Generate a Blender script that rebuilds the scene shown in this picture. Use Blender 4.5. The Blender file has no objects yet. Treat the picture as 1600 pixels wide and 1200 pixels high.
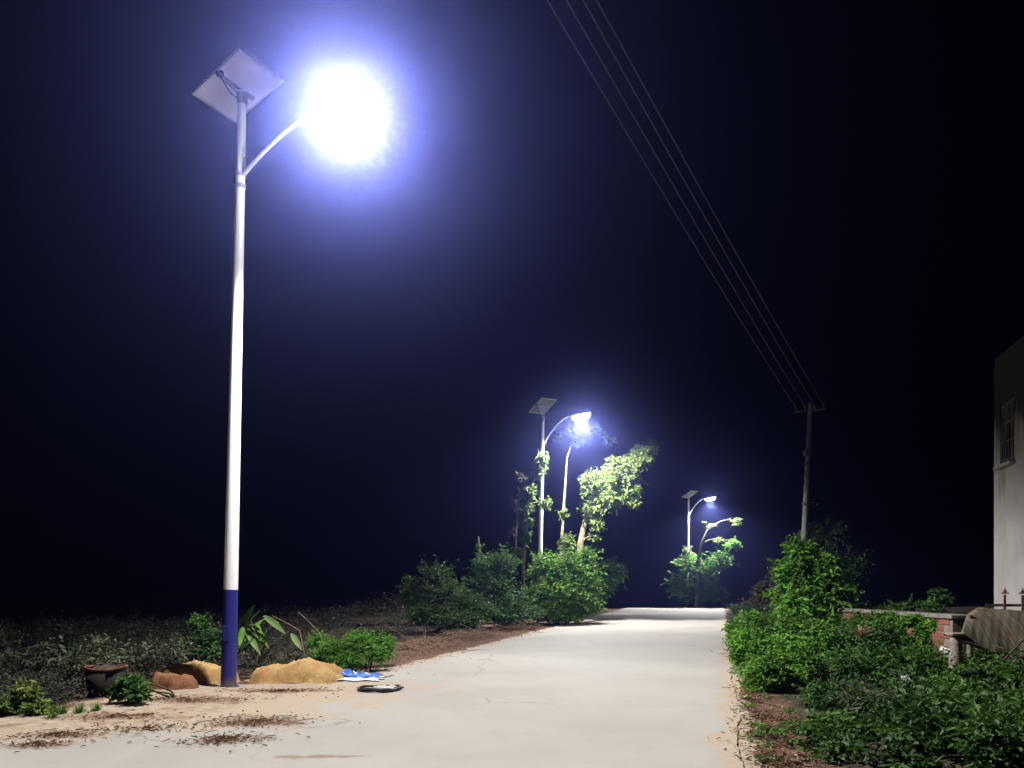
import bpy, math, random
import numpy as np
from mathutils import Vector, Matrix, Euler
rnd = random.Random(7)
rng = np.random.default_rng(7)
scene = bpy.context.scene
COL = scene.collection
PI = math.pi

# ------------------------------------------------------------------ camera
CAM_H, FPX, HX, HY = 1.1, 1250.0, 800.0, 920.0
cam = bpy.data.cameras.new('camera')
cam.sensor_fit = 'HORIZONTAL'; cam.sensor_width = 36.0
cam.lens = 36.0 * FPX / 1600.0
cam.shift_y = (HY - 600.0) / 1600.0
cam.clip_start = 0.05; cam.clip_end = 3000
camo = bpy.data.objects.new('camera', cam); COL.objects.link(camo)
camo.location = (0, 0, CAM_H); camo.rotation_euler = (PI/2, 0, 0)
scene.camera = camo

# ------------------------------------------------------------------ night sky, moon, exposure
world = bpy.data.worlds.new('World'); scene.world = world; world.use_nodes = True
wt = world.node_tree; wt.nodes.clear()
wo = wt.nodes.new('ShaderNodeOutputWorld'); wb = wt.nodes.new('ShaderNodeBackground')
sk = wt.nodes.new('ShaderNodeTexSky'); sk.sky_type = 'NISHITA'; sk.sun_disc = False
sk.sun_elevation = math.radians(-5.0); sk.sun_rotation = math.radians(250)
wb.inputs['Strength'].default_value = 0.015
wt.links.new(sk.outputs[0], wb.inputs[0]); wt.links.new(wb.outputs[0], wo.inputs[0])
moon = bpy.data.lights.new('moon', 'SUN'); moon.energy = 0.004; moon.angle = math.radians(0.5)
moon.color = (1, .93, .85)
mo = bpy.data.objects.new('moon', moon); COL.objects.link(mo); mo.rotation_euler = (math.radians(50), 0, math.radians(70))
vs = scene.view_settings; scene.display_settings.display_device = 'sRGB'
vs.view_transform = 'Standard'; vs.look = 'None'; vs.exposure = 0.0; vs.gamma = 1.0; vs.use_curve_mapping = False
cy = scene.cycles
cy.use_denoising = True
cy.max_bounces = 6; cy.volume_bounces = 0; cy.transparent_max_bounces = 6; cy.diffuse_bounces = 3
cy.sample_clamp_indirect = 4.0; cy.caustics_reflective = False; cy.caustics_refractive = False

# ------------------------------------------------------------------ mapping helpers (photograph reading -> metres)
def at(x, y, Y): return Vector(((x-HX)*Y/FPX, Y, CAM_H + (HY-y)*Y/FPX))
def gp(x, y):
    Y = CAM_H*FPX/(y-HY); return Vector(((x-HX)*Y/FPX, Y, 0))
def road_right(Y): return 1.43 + .262*(Y-4.91)
def road_left(Y):
    Y = np.asarray(Y, float)
    base = -2.1 + .235*(Y-9)
    return np.where(Y < 6.4, base - (6.4-Y)*2.6, base)
def smooth(a, b, x):
    t = np.clip((x-a)/(b-a), 0, 1); return t*t*(3-2*t)
_ph = rng.uniform(0, 6.28, (24, 3)); _k = rng.normal(size=(24, 2)); _k /= np.linalg.norm(_k, axis=1)[:, None]
def fbm(x, y, f=1.0):
    s = 0; a = 1.0; w = 0
    for i in range(24):
        ff = f*(1.28**i)*.5
        s = s + a*np.sin(ff*(_k[i, 0]*x+_k[i, 1]*y)+_ph[i, 0]+1.3*np.sin(ff*.6*(_k[i, 1]*x-_k[i, 0]*y)+_ph[i, 1])); w += a; a *= .86
    return s/w*2.2
def drop(x, y): return -np.clip(y-46, 0, 40)*.075
def ground_h(x, y):
    x = np.asarray(x, float); y = np.asarray(y, float)
    dl = road_left(y)-x; dr = x-road_right(y)
    off = np.clip(np.maximum(dl, dr), -.3, 6)
    h = -.022 + .022*smooth(-.12, .06, off) + .05*fbm(x, y, 1.2)*smooth(.1, 2.0, off) + .006*fbm(x, y, 8)
    h = h + .10*smooth(.5, 3.5, dr)
    return h + drop(x, y)
def gz(x, y): return float(ground_h(x, y))

# ------------------------------------------------------------------ materials
def mat(name, build):
    m = bpy.data.materials.new(name); m.use_nodes = True
    nt = m.node_tree; nt.nodes.clear(); out = nt.nodes.new('ShaderNodeOutputMaterial')
    build(nt, out); return m
class NT:
    def __init__(s, nt): s.nt = nt
    def n(s, t, **kw):
        nd = s.nt.nodes.new(t)
        for k, v in kw.items():
            if k in nd.inputs: nd.inputs[k].default_value = v
            else: setattr(nd, k, v)
        return nd
    def l(s, a, b): s.nt.links.new(a, b)
    def noise(s, scale, detail=4, vec=None, rough=.55):
        nd = s.n('ShaderNodeTexNoise'); nd.inputs['Scale'].default_value = scale
        nd.inputs['Detail'].default_value = detail; nd.inputs['Roughness'].default_value = rough
        if vec is not None: s.l(vec, nd.inputs['Vector'])
        return nd.outputs['Fac']
    def ramp(s, fac, stops):
        r = s.n('ShaderNodeValToRGB'); e = r.color_ramp.elements
        while len(e) < len(stops): e.new(.5)
        for i, (p, c) in enumerate(stops):
            e[i].position = p; e[i].color = (*c, 1) if len(c) == 3 else c
        s.l(fac, r.inputs[0]); return r.outputs[0]
    def mix(s, fac, a, b):
        m = s.n('ShaderNodeMix', data_type='RGBA')
        for v, i in ((fac, 0), (a, 6), (b, 7)):
            if isinstance(v, (int, float)): m.inputs[i].default_value = v
            elif isinstance(v, tuple): m.inputs[i].default_value = (*v, 1)
            else: s.l(v, m.inputs[i])
        return m.outputs[2]
    def math(s, op, a, b=None, c=None):
        m = s.n('ShaderNodeMath', operation=op)
        for i, v in enumerate((a, b, c)):
            if v is None: continue
            if isinstance(v, (int, float)): m.inputs[i].default_value = v
            else: s.l(v, m.inputs[i])
        return m.outputs[0]
    def mrange(s, v, a, b, c=0., d=1., smoothstep=True):
        m = s.n('ShaderNodeMapRange'); m.interpolation_type = 'SMOOTHSTEP' if smoothstep else 'LINEAR'
        s.l(v, m.inputs[0])
        for i, q in enumerate((a, b, c, d)): m.inputs[1+i].default_value = q
        return m.outputs[0]
    def bump(s, h, strength=.4, dist=.01):
        b = s.n('ShaderNodeBump'); b.inputs['Strength'].default_value = strength; b.inputs['Distance'].default_value = dist
        s.l(h, b.inputs['Height']); return b.outputs[0]
    def attr(s, name):
        a = s.n('ShaderNodeAttribute'); a.attribute_name = name; return a.outputs['Fac']
    def pos(s): return s.n('ShaderNodeNewGeometry').outputs['Position']
    def obj(s): return s.n('ShaderNodeTexCoord').outputs['Object']
def principled(T, out, col, rough=.8, spec=.3, normal=None, metal=0.):
    p = T.n('ShaderNodeBsdfPrincipled')
    if isinstance(col, tuple): p.inputs['Base Color'].default_value = (*col, 1)
    else: T.l(col, p.inputs['Base Color'])
    if isinstance(rough, (int, float)): p.inputs['Roughness'].default_value = rough
    else: T.l(rough, p.inputs['Roughness'])
    p.inputs['Specular IOR Level'].default_value = spec; p.inputs['Metallic'].default_value = metal
    if normal is not None: T.l(normal, p.inputs['Normal'])
    if out is not None: T.l(p.outputs[0], out.inputs[0])
    return p
def speckled(name, c1, c2, scale=8., rough=.8, spec=.3, bump=.3, dist=.01, metal=0., world_space=False, bscale=None):
    def b(nt, out):
        T = NT(nt); v = T.pos() if world_space else T.obj()
        f = T.noise(scale, 5, v); c = T.ramp(f, [(.35, c1), (.65, c2)])
        f2 = T.noise(bscale or scale*5, 4, v)
        principled(T, out, c, rough, spec, T.bump(f2, bump, dist), metal)
    return mat(name, b)
def leaf_mat(name, cols, trans=.28, rough=.62):
    def b(nt, out):
        T = NT(nt); t = T.attr('tint'); v = T.pos()
        c = T.ramp(t, [(i/(len(cols)-1), k) for i, k in enumerate(cols)])
        f = T.noise(1.7, 3, v)
        hs = T.n('ShaderNodeHueSaturation'); T.l(c, hs.inputs['Color'])
        T.l(T.mrange(f, .3, .7, .6, 1.35), hs.inputs['Value'])
        p = principled(T, None, hs.outputs[0], rough, .22)
        tr = T.n('ShaderNodeBsdfTranslucent'); T.l(hs.outputs[0], tr.inputs[0])
        ms = T.n('ShaderNodeMixShader'); ms.inputs[0].default_value = trans
        T.l(p.outputs[0], ms.inputs[1]); T.l(tr.outputs[0], ms.inputs[2]); T.l(ms.outputs[0], out.inputs[0])
    return mat(name, b)

M = {}
M['leaf_green'] = leaf_mat('leaf_green', [(.03, .085, .008), (.065, .18, .016), (.10, .245, .025), (.17, .30, .05)])
M['leaf_lit'] = leaf_mat('leaf_lit', [(.04, .11, .01), (.08, .20, .018), (.13, .28, .03), (.22, .34, .06)])  # lighter copy of the green leaves, lamp light put into the colour
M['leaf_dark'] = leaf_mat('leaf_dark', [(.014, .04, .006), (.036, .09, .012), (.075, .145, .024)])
M['leaf_bluegreen'] = leaf_mat('leaf_bluegreen', [(.02, .058, .010), (.042, .115, .020), (.08, .165, .035)])
M['leaf_yellow'] = leaf_mat('leaf_yellow', [(.05, .10, .015), (.10, .17, .03), (.16, .22, .05), (.2, .21, .07)])
M['leaf_drab'] = leaf_mat('leaf_drab', [(.024, .028, .016), (.05, .052, .034), (.085, .075, .055), (.045, .07, .028)])
M['leaf_herb'] = leaf_mat('leaf_herb', [(.025, .035, .02), (.055, .08, .035), (.10, .10, .06), (.17, .15, .11)])
M['leaf_dry'] = leaf_mat('leaf_dry', [(.09, .045, .03), (.17, .09, .055), (.26, .15, .09), (.34, .24, .15)], trans=.1, rough=.8)
M['leaf_fallen'] = leaf_mat('leaf_fallen', [(.42, .36, .08), (.5, .44, .14)], trans=.1)
M['leaf_fallen_pale'] = leaf_mat('leaf_fallen_pale', [(.4, .33, .2), (.5, .42, .28)], trans=.1)
M['leaf_pale'] = leaf_mat('leaf_pale', [(.09, .17, .04), (.18, .25, .09)], trans=.25)
M['bark'] = speckled('bark', (.10, .085, .06), (.22, .19, .14), 14, .85, .2, .6, .01)
M['bark_pale'] = speckled('bark_pale', (.13, .12, .07), (.26, .235, .14), 9, .8, .2, .6, .01)
M['stem'] = speckled('stem', (.05, .05, .025), (.10, .09, .045), 14, .85, .2, .4, .004)
M['dry_stem'] = speckled('dry_stem', (.13, .08, .055), (.28, .19, .13), 14, .9, .2, .4, .004)
def b_polewhite(nt, out):
    T = NT(nt); v = T.obj()
    f = T.noise(3, 6, v); g = T.noise(40, 3, v)
    mp = T.n('ShaderNodeMapping'); T.l(v, mp.inputs[0]); mp.inputs['Scale'].default_value = (22, 22, .7)
    st = T.noise(1, 4, mp.outputs[0])
    c = T.mix(T.mrange(st, .55, .8), (.86, .86, .87), (.80, .79, .78))
    c = T.mix(T.mrange(f, .62, .75), c, (.8, .79, .78))
    principled(T, out, c, .38, .5, T.bump(g, .08, .002))
M['pole_white'] = mat('pole_white_paint', b_polewhite)
def b_poleblue(nt, out):
    T = NT(nt); v = T.obj()
    f = T.noise(5, 6, v); mp = T.n('ShaderNodeMapping'); T.l(v, mp.inputs[0]); mp.inputs['Scale'].default_value = (18, 18, 1.2)
    st = T.noise(1, 4, mp.outputs[0])
    c = T.mix(T.mrange(st, .5, .8), (.018, .02, .21), (.035, .04, .24))
    sep = T.n('ShaderNodeSeparateXYZ'); T.l(v, sep.inputs[0])
    low = T.math('MULTIPLY', T.mrange(sep.outputs[2], .0, .22, 1, 0), T.mrange(f, .4, .6))
    c = T.mix(low, c, (.16, .12, .09))
    principled(T, out, c, .35, .5, T.bump(f, .1, .003))
M['pole_blue'] = mat('pole_blue_paint', b_poleblue)
M['galv'] = speckled('galvanised_steel', (.30, .31, .33), (.42, .43, .45), 20, .5, .5, .1, .002, .3)
M['panel_back'] = speckled('panel_backsheet', (.66, .65, .66), (.78, .77, .78), 3, .6, .4, .05, .002)
M['panel_back_dim'] = speckled('dim_backsheet', (.14, .14, .14), (.22, .22, .21), 3, .7, .3, .05, .002)  # darker copy for the far panels, dim light put into the colour
M['panel_frame'] = speckled('panel_frame', (.55, .55, .57), (.66, .66, .68), 8, .4, .5, .05, .002, .3)
M['panel_cells'] = speckled('panel_cells', (.008, .01, .03), (.012, .016, .05), 5, .15, .6, .0, .001)
M['black_plastic'] = speckled('black_plastic', (.012, .012, .014), (.025, .025, .028), 12, .45, .4, .2, .003)
M['wire'] = speckled('weathered_cable', (.05, .05, .055), (.085, .085, .09), 6, .6, .4, .1, .001)
M['concrete_pole'] = speckled('concrete_pole', (.06, .06, .057), (.12, .115, .11), 6, .85, .2, .4, .006)
M['ceramic'] = speckled('ceramic', (.10, .06, .05), (.16, .10, .08), 6, .3, .5, .05, .001)
M['iron'] = speckled('rusty_iron', (.035, .022, .018), (.09, .045, .03), 20, .75, .3, .4, .002)
M['soil_dark'] = speckled('rust_rim', (.05, .022, .016), (.15, .055, .04), 14, .85, .2, .5, .004)
M['tub'] = speckled('dark_tub', (.010, .009, .007), (.022, .018, .013), 7, .8, .2, .4, .006)
M['stone'] = speckled('pale_stone', (.17, .13, .11), (.30, .24, .2), 9, .9, .2, .7, .012)
M['mortar'] = speckled('mortar', (.16, .13, .11), (.25, .21, .18), 14, .95, .1, .6, .006, world_space=True)
M['cap'] = speckled('mortar_cap', (.13, .12, .10), (.23, .21, .18), 6, .9, .2, .5, .006, world_space=True)
M['scrap'] = speckled('white_scrap', (.62, .62, .54), (.82, .82, .76), 5, .6, .3, .3, .006)
M['pale_cloth'] = speckled('pale_cloth', (.36, .34, .32), (.55, .52, .49), 6, .85, .2, .5, .008)
M['blue_sheet'] = speckled('blue_sheet', (.02, .07, .32), (.12, .24, .6), 5, .35, .5, .3, .006)
M['white_lining'] = speckled('white_lining', (.55, .57, .66), (.72, .73, .8), 5, .5, .4, .3, .006)
M['glass_dark'] = speckled('window_glass', (.01, .012, .012), (.02, .022, .022), 2, .08, .6, .0, .001)
M['window_paint'] = speckled('window_paint', (.12, .115, .11), (.22, .21, .2), 9, .6, .3, .2, .002)
def b_brick(nt, out):
    T = NT(nt); v = T.pos(); oi = T.n('ShaderNodeObjectInfo').outputs['Random']
    c = T.ramp(oi, [(0, (.13, .045, .03)), (.5, (.20, .07, .045)), (1, (.26, .10, .07))])
    f = T.noise(22, 5, v); c = T.mix(T.mrange(f, .5, .75), c, (.20, .14, .11))
    principled(T, out, c, .92, .15, T.bump(T.noise(70, 4, v), .6, .004))
M['brick'] = mat('red_brick', b_brick)
def b_render(nt, out):
    T = NT(nt); v = T.pos()
    mp = T.n('ShaderNodeMapping'); T.l(v, mp.inputs[0]); mp.inputs['Scale'].default_value = (2.2, 2.2, .35)
    st = T.noise(1, 6, mp.outputs[0], .6); f = T.noise(.9, 5, v); g = T.noise(30, 5, v)
    c = T.mix(T.mrange(f, .35, .7), (.44, .405, .385), (.35, .32, .305))
    c = T.mix(T.mrange(st, .56, .78), c, (.33, .30, .28))
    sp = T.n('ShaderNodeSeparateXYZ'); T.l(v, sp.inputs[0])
    mould_and_shade = T.math('ADD', T.mrange(sp.outputs[2], 4.1, 5.9, 0, 1.1), T.math('MULTIPLY', T.math('SUBTRACT', st, .5), 2.2))  # mould streaks, plus the wall's fade into night painted as darker colour upward
    c = T.mix(T.mrange(mould_and_shade, .2, .8, 0, .97), c, (.025, .027, .022))
    principled(T, out, c, .92, .15, T.bump(g, .3, .006))
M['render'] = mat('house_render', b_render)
def b_sack(nt, out):
    T = NT(nt); v = T.obj()
    mp = T.n('ShaderNodeMapping'); T.l(v, mp.inputs[0]); mp.inputs['Scale'].default_value = (26, 2, 4)
    f = T.noise(1, 5, mp.outputs[0]); g = T.noise(5, 5, v)
    c = T.mix(T.mrange(f, .35, .65), (.09, .072, .05), (.15, .125, .088))
    c = T.mix(T.mrange(g, .58, .72), c, (.13, .055, .03))
    principled(T, out, c, .9, .15, T.bump(f, .7, .012))
M['thatch'] = mat('weathered_sheet', b_sack)
def b_road(nt, out):
    T = NT(nt); v = T.pos(); e = T.attr('edge')
    f1 = T.noise(.45, 6, v, .6); f2 = T.noise(2.6, 6, v, .6); f3 = T.noise(120, 3, v)
    c = T.mix(T.mrange(f1, .35, .68), (.335, .308, .275), (.287, .264, .234))
    c = T.mix(T.mrange(f2, .55, .75, 0, .55), c, (.27, .245, .215))
    c = T.mix(T.mrange(f3, .62, .78, 0, .4), c, (.22, .2, .18))
    mp = T.n('ShaderNodeMapping'); T.l(v, mp.inputs[0]); mp.inputs['Rotation'].default_value = (0, 0, -.255); mp.inputs['Scale'].default_value = (1.3, .12, 1)
    tr = T.noise(1, 4, mp.outputs[0]); c = T.mix(T.mrange(tr, .55, .75, 0, .45), c, (.39, .36, .325))
    ns = T.noise(2.2, 6, v, .65)
    m = T.math('ADD', e, T.math('MULTIPLY', T.math('SUBTRACT', ns, .5), 2.2))
    sand = T.mix(T.noise(14, 4, v), (.31, .235, .17), (.38, .305, .225))
    c = T.mix(T.mrange(m, .35, .75), c, sand)
    h = T.math('ADD', T.math('MULTIPLY', T.noise(60, 4, v), .6), T.math('MULTIPLY', f2, .8))
    dm = T.math('ADD', T.attr('dirt'), T.math('MULTIPLY', T.math('SUBTRACT', T.noise(5, 6, v, .7), .5), 1.8))
    c = T.mix(T.mrange(dm, .32, .8, 0, .85), c, T.mix(T.noise(30, 4, v), (.15, .085, .055), (.27, .18, .12)))
    ck = T.n('ShaderNodeTexVoronoi', feature='DISTANCE_TO_EDGE'); wv = T.n('ShaderNodeVectorMath', operation='ADD'); T.l(v, wv.inputs[0])
    wn = T.n('ShaderNodeTexNoise'); wn.inputs['Scale'].default_value = 1.1; wn.inputs['Detail'].default_value = 6; T.l(v, wn.inputs['Vector']); T.l(wn.outputs['Color'], wv.inputs[1])
    T.l(wv.outputs[0], ck.inputs['Vector']); ck.inputs['Scale'].default_value = .22
    crack = T.math('MULTIPLY', T.mrange(ck.outputs['Distance'], .0005, .0035, 1, 0), T.mrange(T.noise(.6, 2, v), .46, .56))
    c = T.mix(T.math('MULTIPLY', crack, .55), c, (.12, .10, .085))
    gr = T.noise(45, 6, v, .75); c = T.mix(T.mrange(gr, .6, .72, 0, .35), c, (.20, .175, .15))
    principled(T, out, c, .8, .18, T.bump(T.noise(85, 4, v), .25, .006))
M['road'] = mat('concrete_road', b_road)
def b_ground(nt, out):
    T = NT(nt); v = T.pos(); s = T.attr('sand'); l = T.attr('litter')
    n1 = T.noise(1.6, 6, v, .65); n2 = T.noise(9, 6, v, .6); n3 = T.noise(55, 4, v)
    soil = T.mix(T.mrange(n2, .35, .68), (.035, .028, .02), (.075, .055, .038))
    red = T.mix(T.mrange(n2, .35, .65), (.075, .038, .026), (.17, .09, .06))
    sand = T.mix(T.mrange(n2, .35, .68), (.29, .22, .16), (.38, .305, .225))
    sand = T.mix(T.mrange(T.noise(3.1, 6, v, .7), .54, .66, 0, .75), sand, (.20, .12, .075))
    sand = T.mix(T.mrange(n3, .62, .74, 0, .6), sand, (.16, .10, .065))
    a = T.math('ADD', l, T.math('MULTIPLY', T.math('SUBTRACT', n1, .5), 1.4))
    c = T.mix(T.mrange(a, .4, .65), soil, red)
    a = T.math('ADD', s, T.math('MULTIPLY', T.math('SUBTRACT', n1, .5), 1.4))
    c = T.mix(T.mrange(a, .38, .66), c, sand)
    dm = T.math('ADD', T.attr('dirt'), T.math('MULTIPLY', T.math('SUBTRACT', T.noise(5, 6, v, .7), .5), 1.8))
    c = T.mix(T.mrange(dm, .32, .8, 0, .85), c, T.mix(T.noise(30, 4, v), (.15, .085, .055), (.27, .18, .12)))
    h = T.math('ADD', T.math('MULTIPLY', n3, .35), n2)
    principled(T, out, c, .95, .1, T.bump(h, .7, .025))
M['ground'] = mat('soil_and_sand', b_ground)
def b_sand(nt, out):
    T = NT(nt); v = T.pos()
    f = T.noise(2.6, 6, v, .65); g = T.noise(16, 6, v, .65); k = T.noise(6, 5, v, .7)
    c = T.mix(T.mrange(f, .38, .62), (.33, .175, .075), (.43, .30, .12))
    c = T.mix(T.mrange(g, .55, .75, 0, .7), c, (.22, .12, .06))
    c = T.mix(T.mrange(k, .58, .7, 0, .6), c, (.36, .33, .13))
    principled(T, out, c, .96, .08, T.bump(T.noise(30, 6, v, .7), .8, .02))
M['sand'] = mat('yellow_sand', b_sand)
M['earth'] = speckled('red_earth', (.13, .055, .03), (.24, .11, .06), 7, .95, .1, .8, .015, world_space=True, bscale=40)

# ------------------------------------------------------------------ object helpers
def tag(o, label=None, cat=None, group=None, kind=None):
    if label: o['label'] = label
    if cat: o['category'] = cat
    if group: o['group'] = group
    if kind: o['kind'] = kind
    return o
def empty(name, loc, label, cat, group=None, rz=0):
    o = bpy.data.objects.new(name, None); COL.objects.link(o); o.location = loc; o.rotation_euler = (0, 0, rz)
    o.empty_display_size = .2
    return tag(o, label, cat, group)
class MB:
    """collects verts and faces; coordinates are in the parent's space"""
    def __init__(s): s.v = []; s.f = []; s.t = []; s.sm = []
    def add(s, vs_, fs, smooth_=False, tint=None):
        b = len(s.v); s.v += [tuple(p) for p in vs_]; s.f += [tuple(b+i for i in f) for f in fs]
        s.sm += [smooth_]*len(fs); s.t += [tint if tint is not None else .5]*len(vs_)
    def box(s, c, size, rot=None, taper=1.0):
        hx, hy, hz = (q/2 for q in size); R = rot.to_matrix() if rot is not None else Matrix.Identity(3)
        vs_ = [Vector(c)+R@Vector((x*(taper if z > 0 else 1), y*(taper if z > 0 else 1), z)) for z in (-hz, hz) for x, y in ((-hx, -hy), (hx, -hy), (hx, hy), (-hx, hy))]
        s.add(vs_, [(3, 2, 1, 0), (4, 5, 6, 7), (0, 1, 5, 4), (1, 2, 6, 5), (2, 3, 7, 6), (3, 0, 4, 7)])
    def tube(s, pts, rads, seg=8, cap=True):
        pts = [Vector(p) for p in pts]; n = len(pts)
        if isinstance(rads, (int, float)): rads = [rads]*n
        up = Vector((0.123, .31, 1)).normalized(); rings = []; prev = None
        for i, p in enumerate(pts):
            d = (pts[min(i+1, n-1)]-pts[max(i-1, 0)]).normalized()
            a = d.cross(prev if prev is not None else (Vector((1, 0, 0)) if abs(d.z) > .9 else up))
            if a.length < 1e-4: a = d.cross(Vector((0, 1, 0)))
            a.normalize(); b = d.cross(a); prev = a.cross(d)*1.0
            prev = b*-1
            rings.append([p+(a*math.cos(2*PI*k/seg)+b*math.sin(2*PI*k/seg))*rads[i] for k in range(seg)])
        vs_ = [q for r in rings for q in r]
        fs = [(i*seg+k, i*seg+(k+1) % seg, (i+1)*seg+(k+1) % seg, (i+1)*seg+k) for i in range(n-1) for k in range(seg)]
        s.add(vs_, fs, True)
        if cap: s.add(rings[0]+rings[-1], [tuple(range(seg))[::-1], tuple(seg+k for k in range(seg))], False)
    def lathe(s, prof, c=(0, 0, 0), seg=24, rot=None):
        R = rot.to_matrix() if rot is not None else Matrix.Identity(3)
        vs_ = [Vector(c)+R@Vector((r*math.cos(2*PI*k/seg), r*math.sin(2*PI*k/seg), z)) for r, z in prof for k in range(seg)]
        n = len(prof)
        fs = [(i*seg+k, i*seg+(k+1) % seg, (i+1)*seg+(k+1) % seg, (i+1)*seg+k) for i in range(n-1) for k in range(seg)]
        s.add(vs_, fs, True)
    def build(s, name, m, parent=None, bevel=0, loc=None):
        me = bpy.data.meshes.new(name); me.from_pydata(s.v, [], s.f)
        me.polygons.foreach_set('use_smooth', s.sm)
        at_ = me.attributes.new('tint', 'FLOAT', 'POINT'); at_.data.foreach_set('value', s.t)
        me.materials.append(m); me.update()
        o = bpy.data.objects.new(name, me); COL.objects.link(o)
        if parent is not None: o.parent = parent
        if loc is not None: o.location = loc
        if bevel:
            b = o.modifiers.new('bevel', 'BEVEL'); b.width = bevel; b.segments = 2; b.limit_method = 'ANGLE'
        return o
def np_mesh(name, V, F, m, parent=None, attrs=None, smooth_=False, loc=None):
    """V (n,3), F (k,4) or (k,3) arrays"""
    me = bpy.data.meshes.new(name); V = np.asarray(V, np.float32); F = np.asarray(F, np.int32)
    me.vertices.add(len(V)); me.vertices.foreach_set('co', V.ravel())
    k = F.shape[1]; me.loops.add(F.size); me.loops.foreach_set('vertex_index', F.ravel())
    me.polygons.add(len(F)); me.polygons.foreach_set('loop_start', np.arange(0, F.size, k, dtype=np.int32))
    me.polygons.foreach_set('use_smooth', np.full(len(F), smooth_))
    me.update(calc_edges=True)
    for an, av in (attrs or {}).items():
        a = me.attributes.new(an, 'FLOAT', 'POINT'); a.data.foreach_set('value', np.asarray(av, np.float32))
    me.materials.append(m)
    o = bpy.data.objects.new(name, me); COL.objects.link(o)
    if parent is not None: o.parent = parent
    if loc is not None: o.location = loc
    return o
def grid(xs, ys):
    X, Y = np.meshgrid(xs, ys); nx = len(xs); ny = len(ys)
    i = (np.arange(ny-1)[:, None]*nx+np.arange(nx-1)[None]).ravel()
    return X.ravel(), Y.ravel(), np.stack([i, i+1, i+nx+1, i+nx], 1)

# ------------------------------------------------------------------ leaves
LT = np.array([[0, 0, 0], [.3, -.42, .10], [.72, -.34, .07], [1, 0, -.06], [.72, .34, .07], [.3, .42, .10]])
LF = np.array([[0, 1, 2, 3], [0, 3, 4, 5]])
def norm(a): return a/(np.linalg.norm(a, axis=1)[:, None]+1e-9)
def leaf_arrays(P, D, N, L, W):
    D = norm(D); S = norm(np.cross(N, D)); N = np.cross(D, S)
    n = len(P)
    V = P[:, None]+D[:, None]*(LT[None, :, 0:1]*L[:, None, None])+S[:, None]*(LT[None, :, 1:2]*W[:, None, None])+N[:, None]*(LT[None, :, 2:3]*L[:, None, None])
    F = (LF[None]+(np.arange(n)*6)[:, None, None]).reshape(-1, 4)
    return V.reshape(-1, 3), F
def sprays(clumps, per, L, nleaf=7, aspect=.55, up=.55, shell=.35, droop=.25, top=None):
    """clumps: (centre, radii, weight). Twigs grow from inside each clump to its shell and carry leaves."""
    Ps, Ds, Ns, Ls, Ts, tw = [], [], [], [], [], []
    for c, r, w in clumps:
        c = np.array(c, float); r = np.array(r, float); n = max(3, int(per*w))
        d = norm(rng.normal(size=(n, 3))); rad = rng.uniform(shell, 1.0, n)**.6
        rad *= (1+.17*rng.normal(size=n)+.45*(rng.uniform(size=n) > .93))
        end = c+d*r*rad[:, None]
        start = c+(end-c)*rng.uniform(.15, .55, n)[:, None]-np.array([0, 0, .12])*r[2]
        k = nleaf
        t = (np.arange(k)+.6)/k
        dirv = norm(end-start)
        ln = np.minimum(np.linalg.norm(end-start, axis=1), L*6)
        start = end-dirv*ln[:, None]
        pos = start[:, None]+(end-start)[:, None]*t[None, :, None]
        pos[..., 2] -= droop*(t**2)[None]*ln[:, None]*.4
        side = norm(np.cross(dirv, np.array([0, 0, 1.])+.3*rng.normal(size=(n, 3))))
        sg = np.where(np.arange(k) % 2 == 0, 1, -1)
        D = dirv[:, None]*.6+side[:, None]*sg[None, :, None]*.8+rng.normal(size=(n, k, 3))*.35
        D[..., 2] -= droop
        N = np.array([0, 0, up])+dirv[:, None]*.25+rng.normal(size=(n, k, 3))*.38
        Ps.append(pos.reshape(-1, 3)); Ds.append(D.reshape(-1, 3)); Ns.append(N.reshape(-1, 3))
        Ls.append(L*np.repeat(rng.uniform(.6, 1.25, n), k)*rng.uniform(.5, 1.3, n*k))
        tb = rng.uniform(0, 1, n)
        Ts.append(np.clip(np.repeat(tb, k)*.6+rng.uniform(0, .4, n*k), 0, 1))
        tw += list(zip(start, end))
    P = np.concatenate(Ps); D = np.concatenate(Ds); N = np.concatenate(Ns); Lq = np.concatenate(Ls); T = np.concatenate(Ts)
    return P, D, N, Lq, T, tw
def foliage(name, parent, clumps, per, L, m, nleaf=7, aspect=.5, floor=True, origin=None, **kw):
    P, D, N, Lq, T, tw = sprays(clumps, per, L, nleaf, **kw)
    if floor:
        keep = P[:, 2] > ground_h(P[:, 0], P[:, 1])+.015
        P, D, N, Lq, T = P[keep], D[keep], N[keep], Lq[keep], T[keep]
    V, F = leaf_arrays(P, D, N, Lq, Lq*aspect*rng.uniform(.8, 1.2, len(Lq)))
    if origin is not None: V = V-np.array(origin)
    return np_mesh(name, V, F, m, parent, {'tint': np.repeat(T, 6)}), tw
def branch_tubes(mb, base, targets, r0, origin, wob=.06, seg=5):
    for t in targets:
        b = Vector(base); t = Vector(t); pts = []
        for i in range(5):
            u = i/4; p = b.lerp(t, u); p += Vector((rnd.gauss(0, wob), rnd.gauss(0, wob), 0))*(u*(1-u)*4)
            p.z += (t-b).length*.12*math.sin(PI*u)
            pts.append(p-Vector(origin))
        mb.tube(pts, [r0*(1-.75*i/4) for i in range(5)], seg, False)
DENS = 2.0
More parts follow.
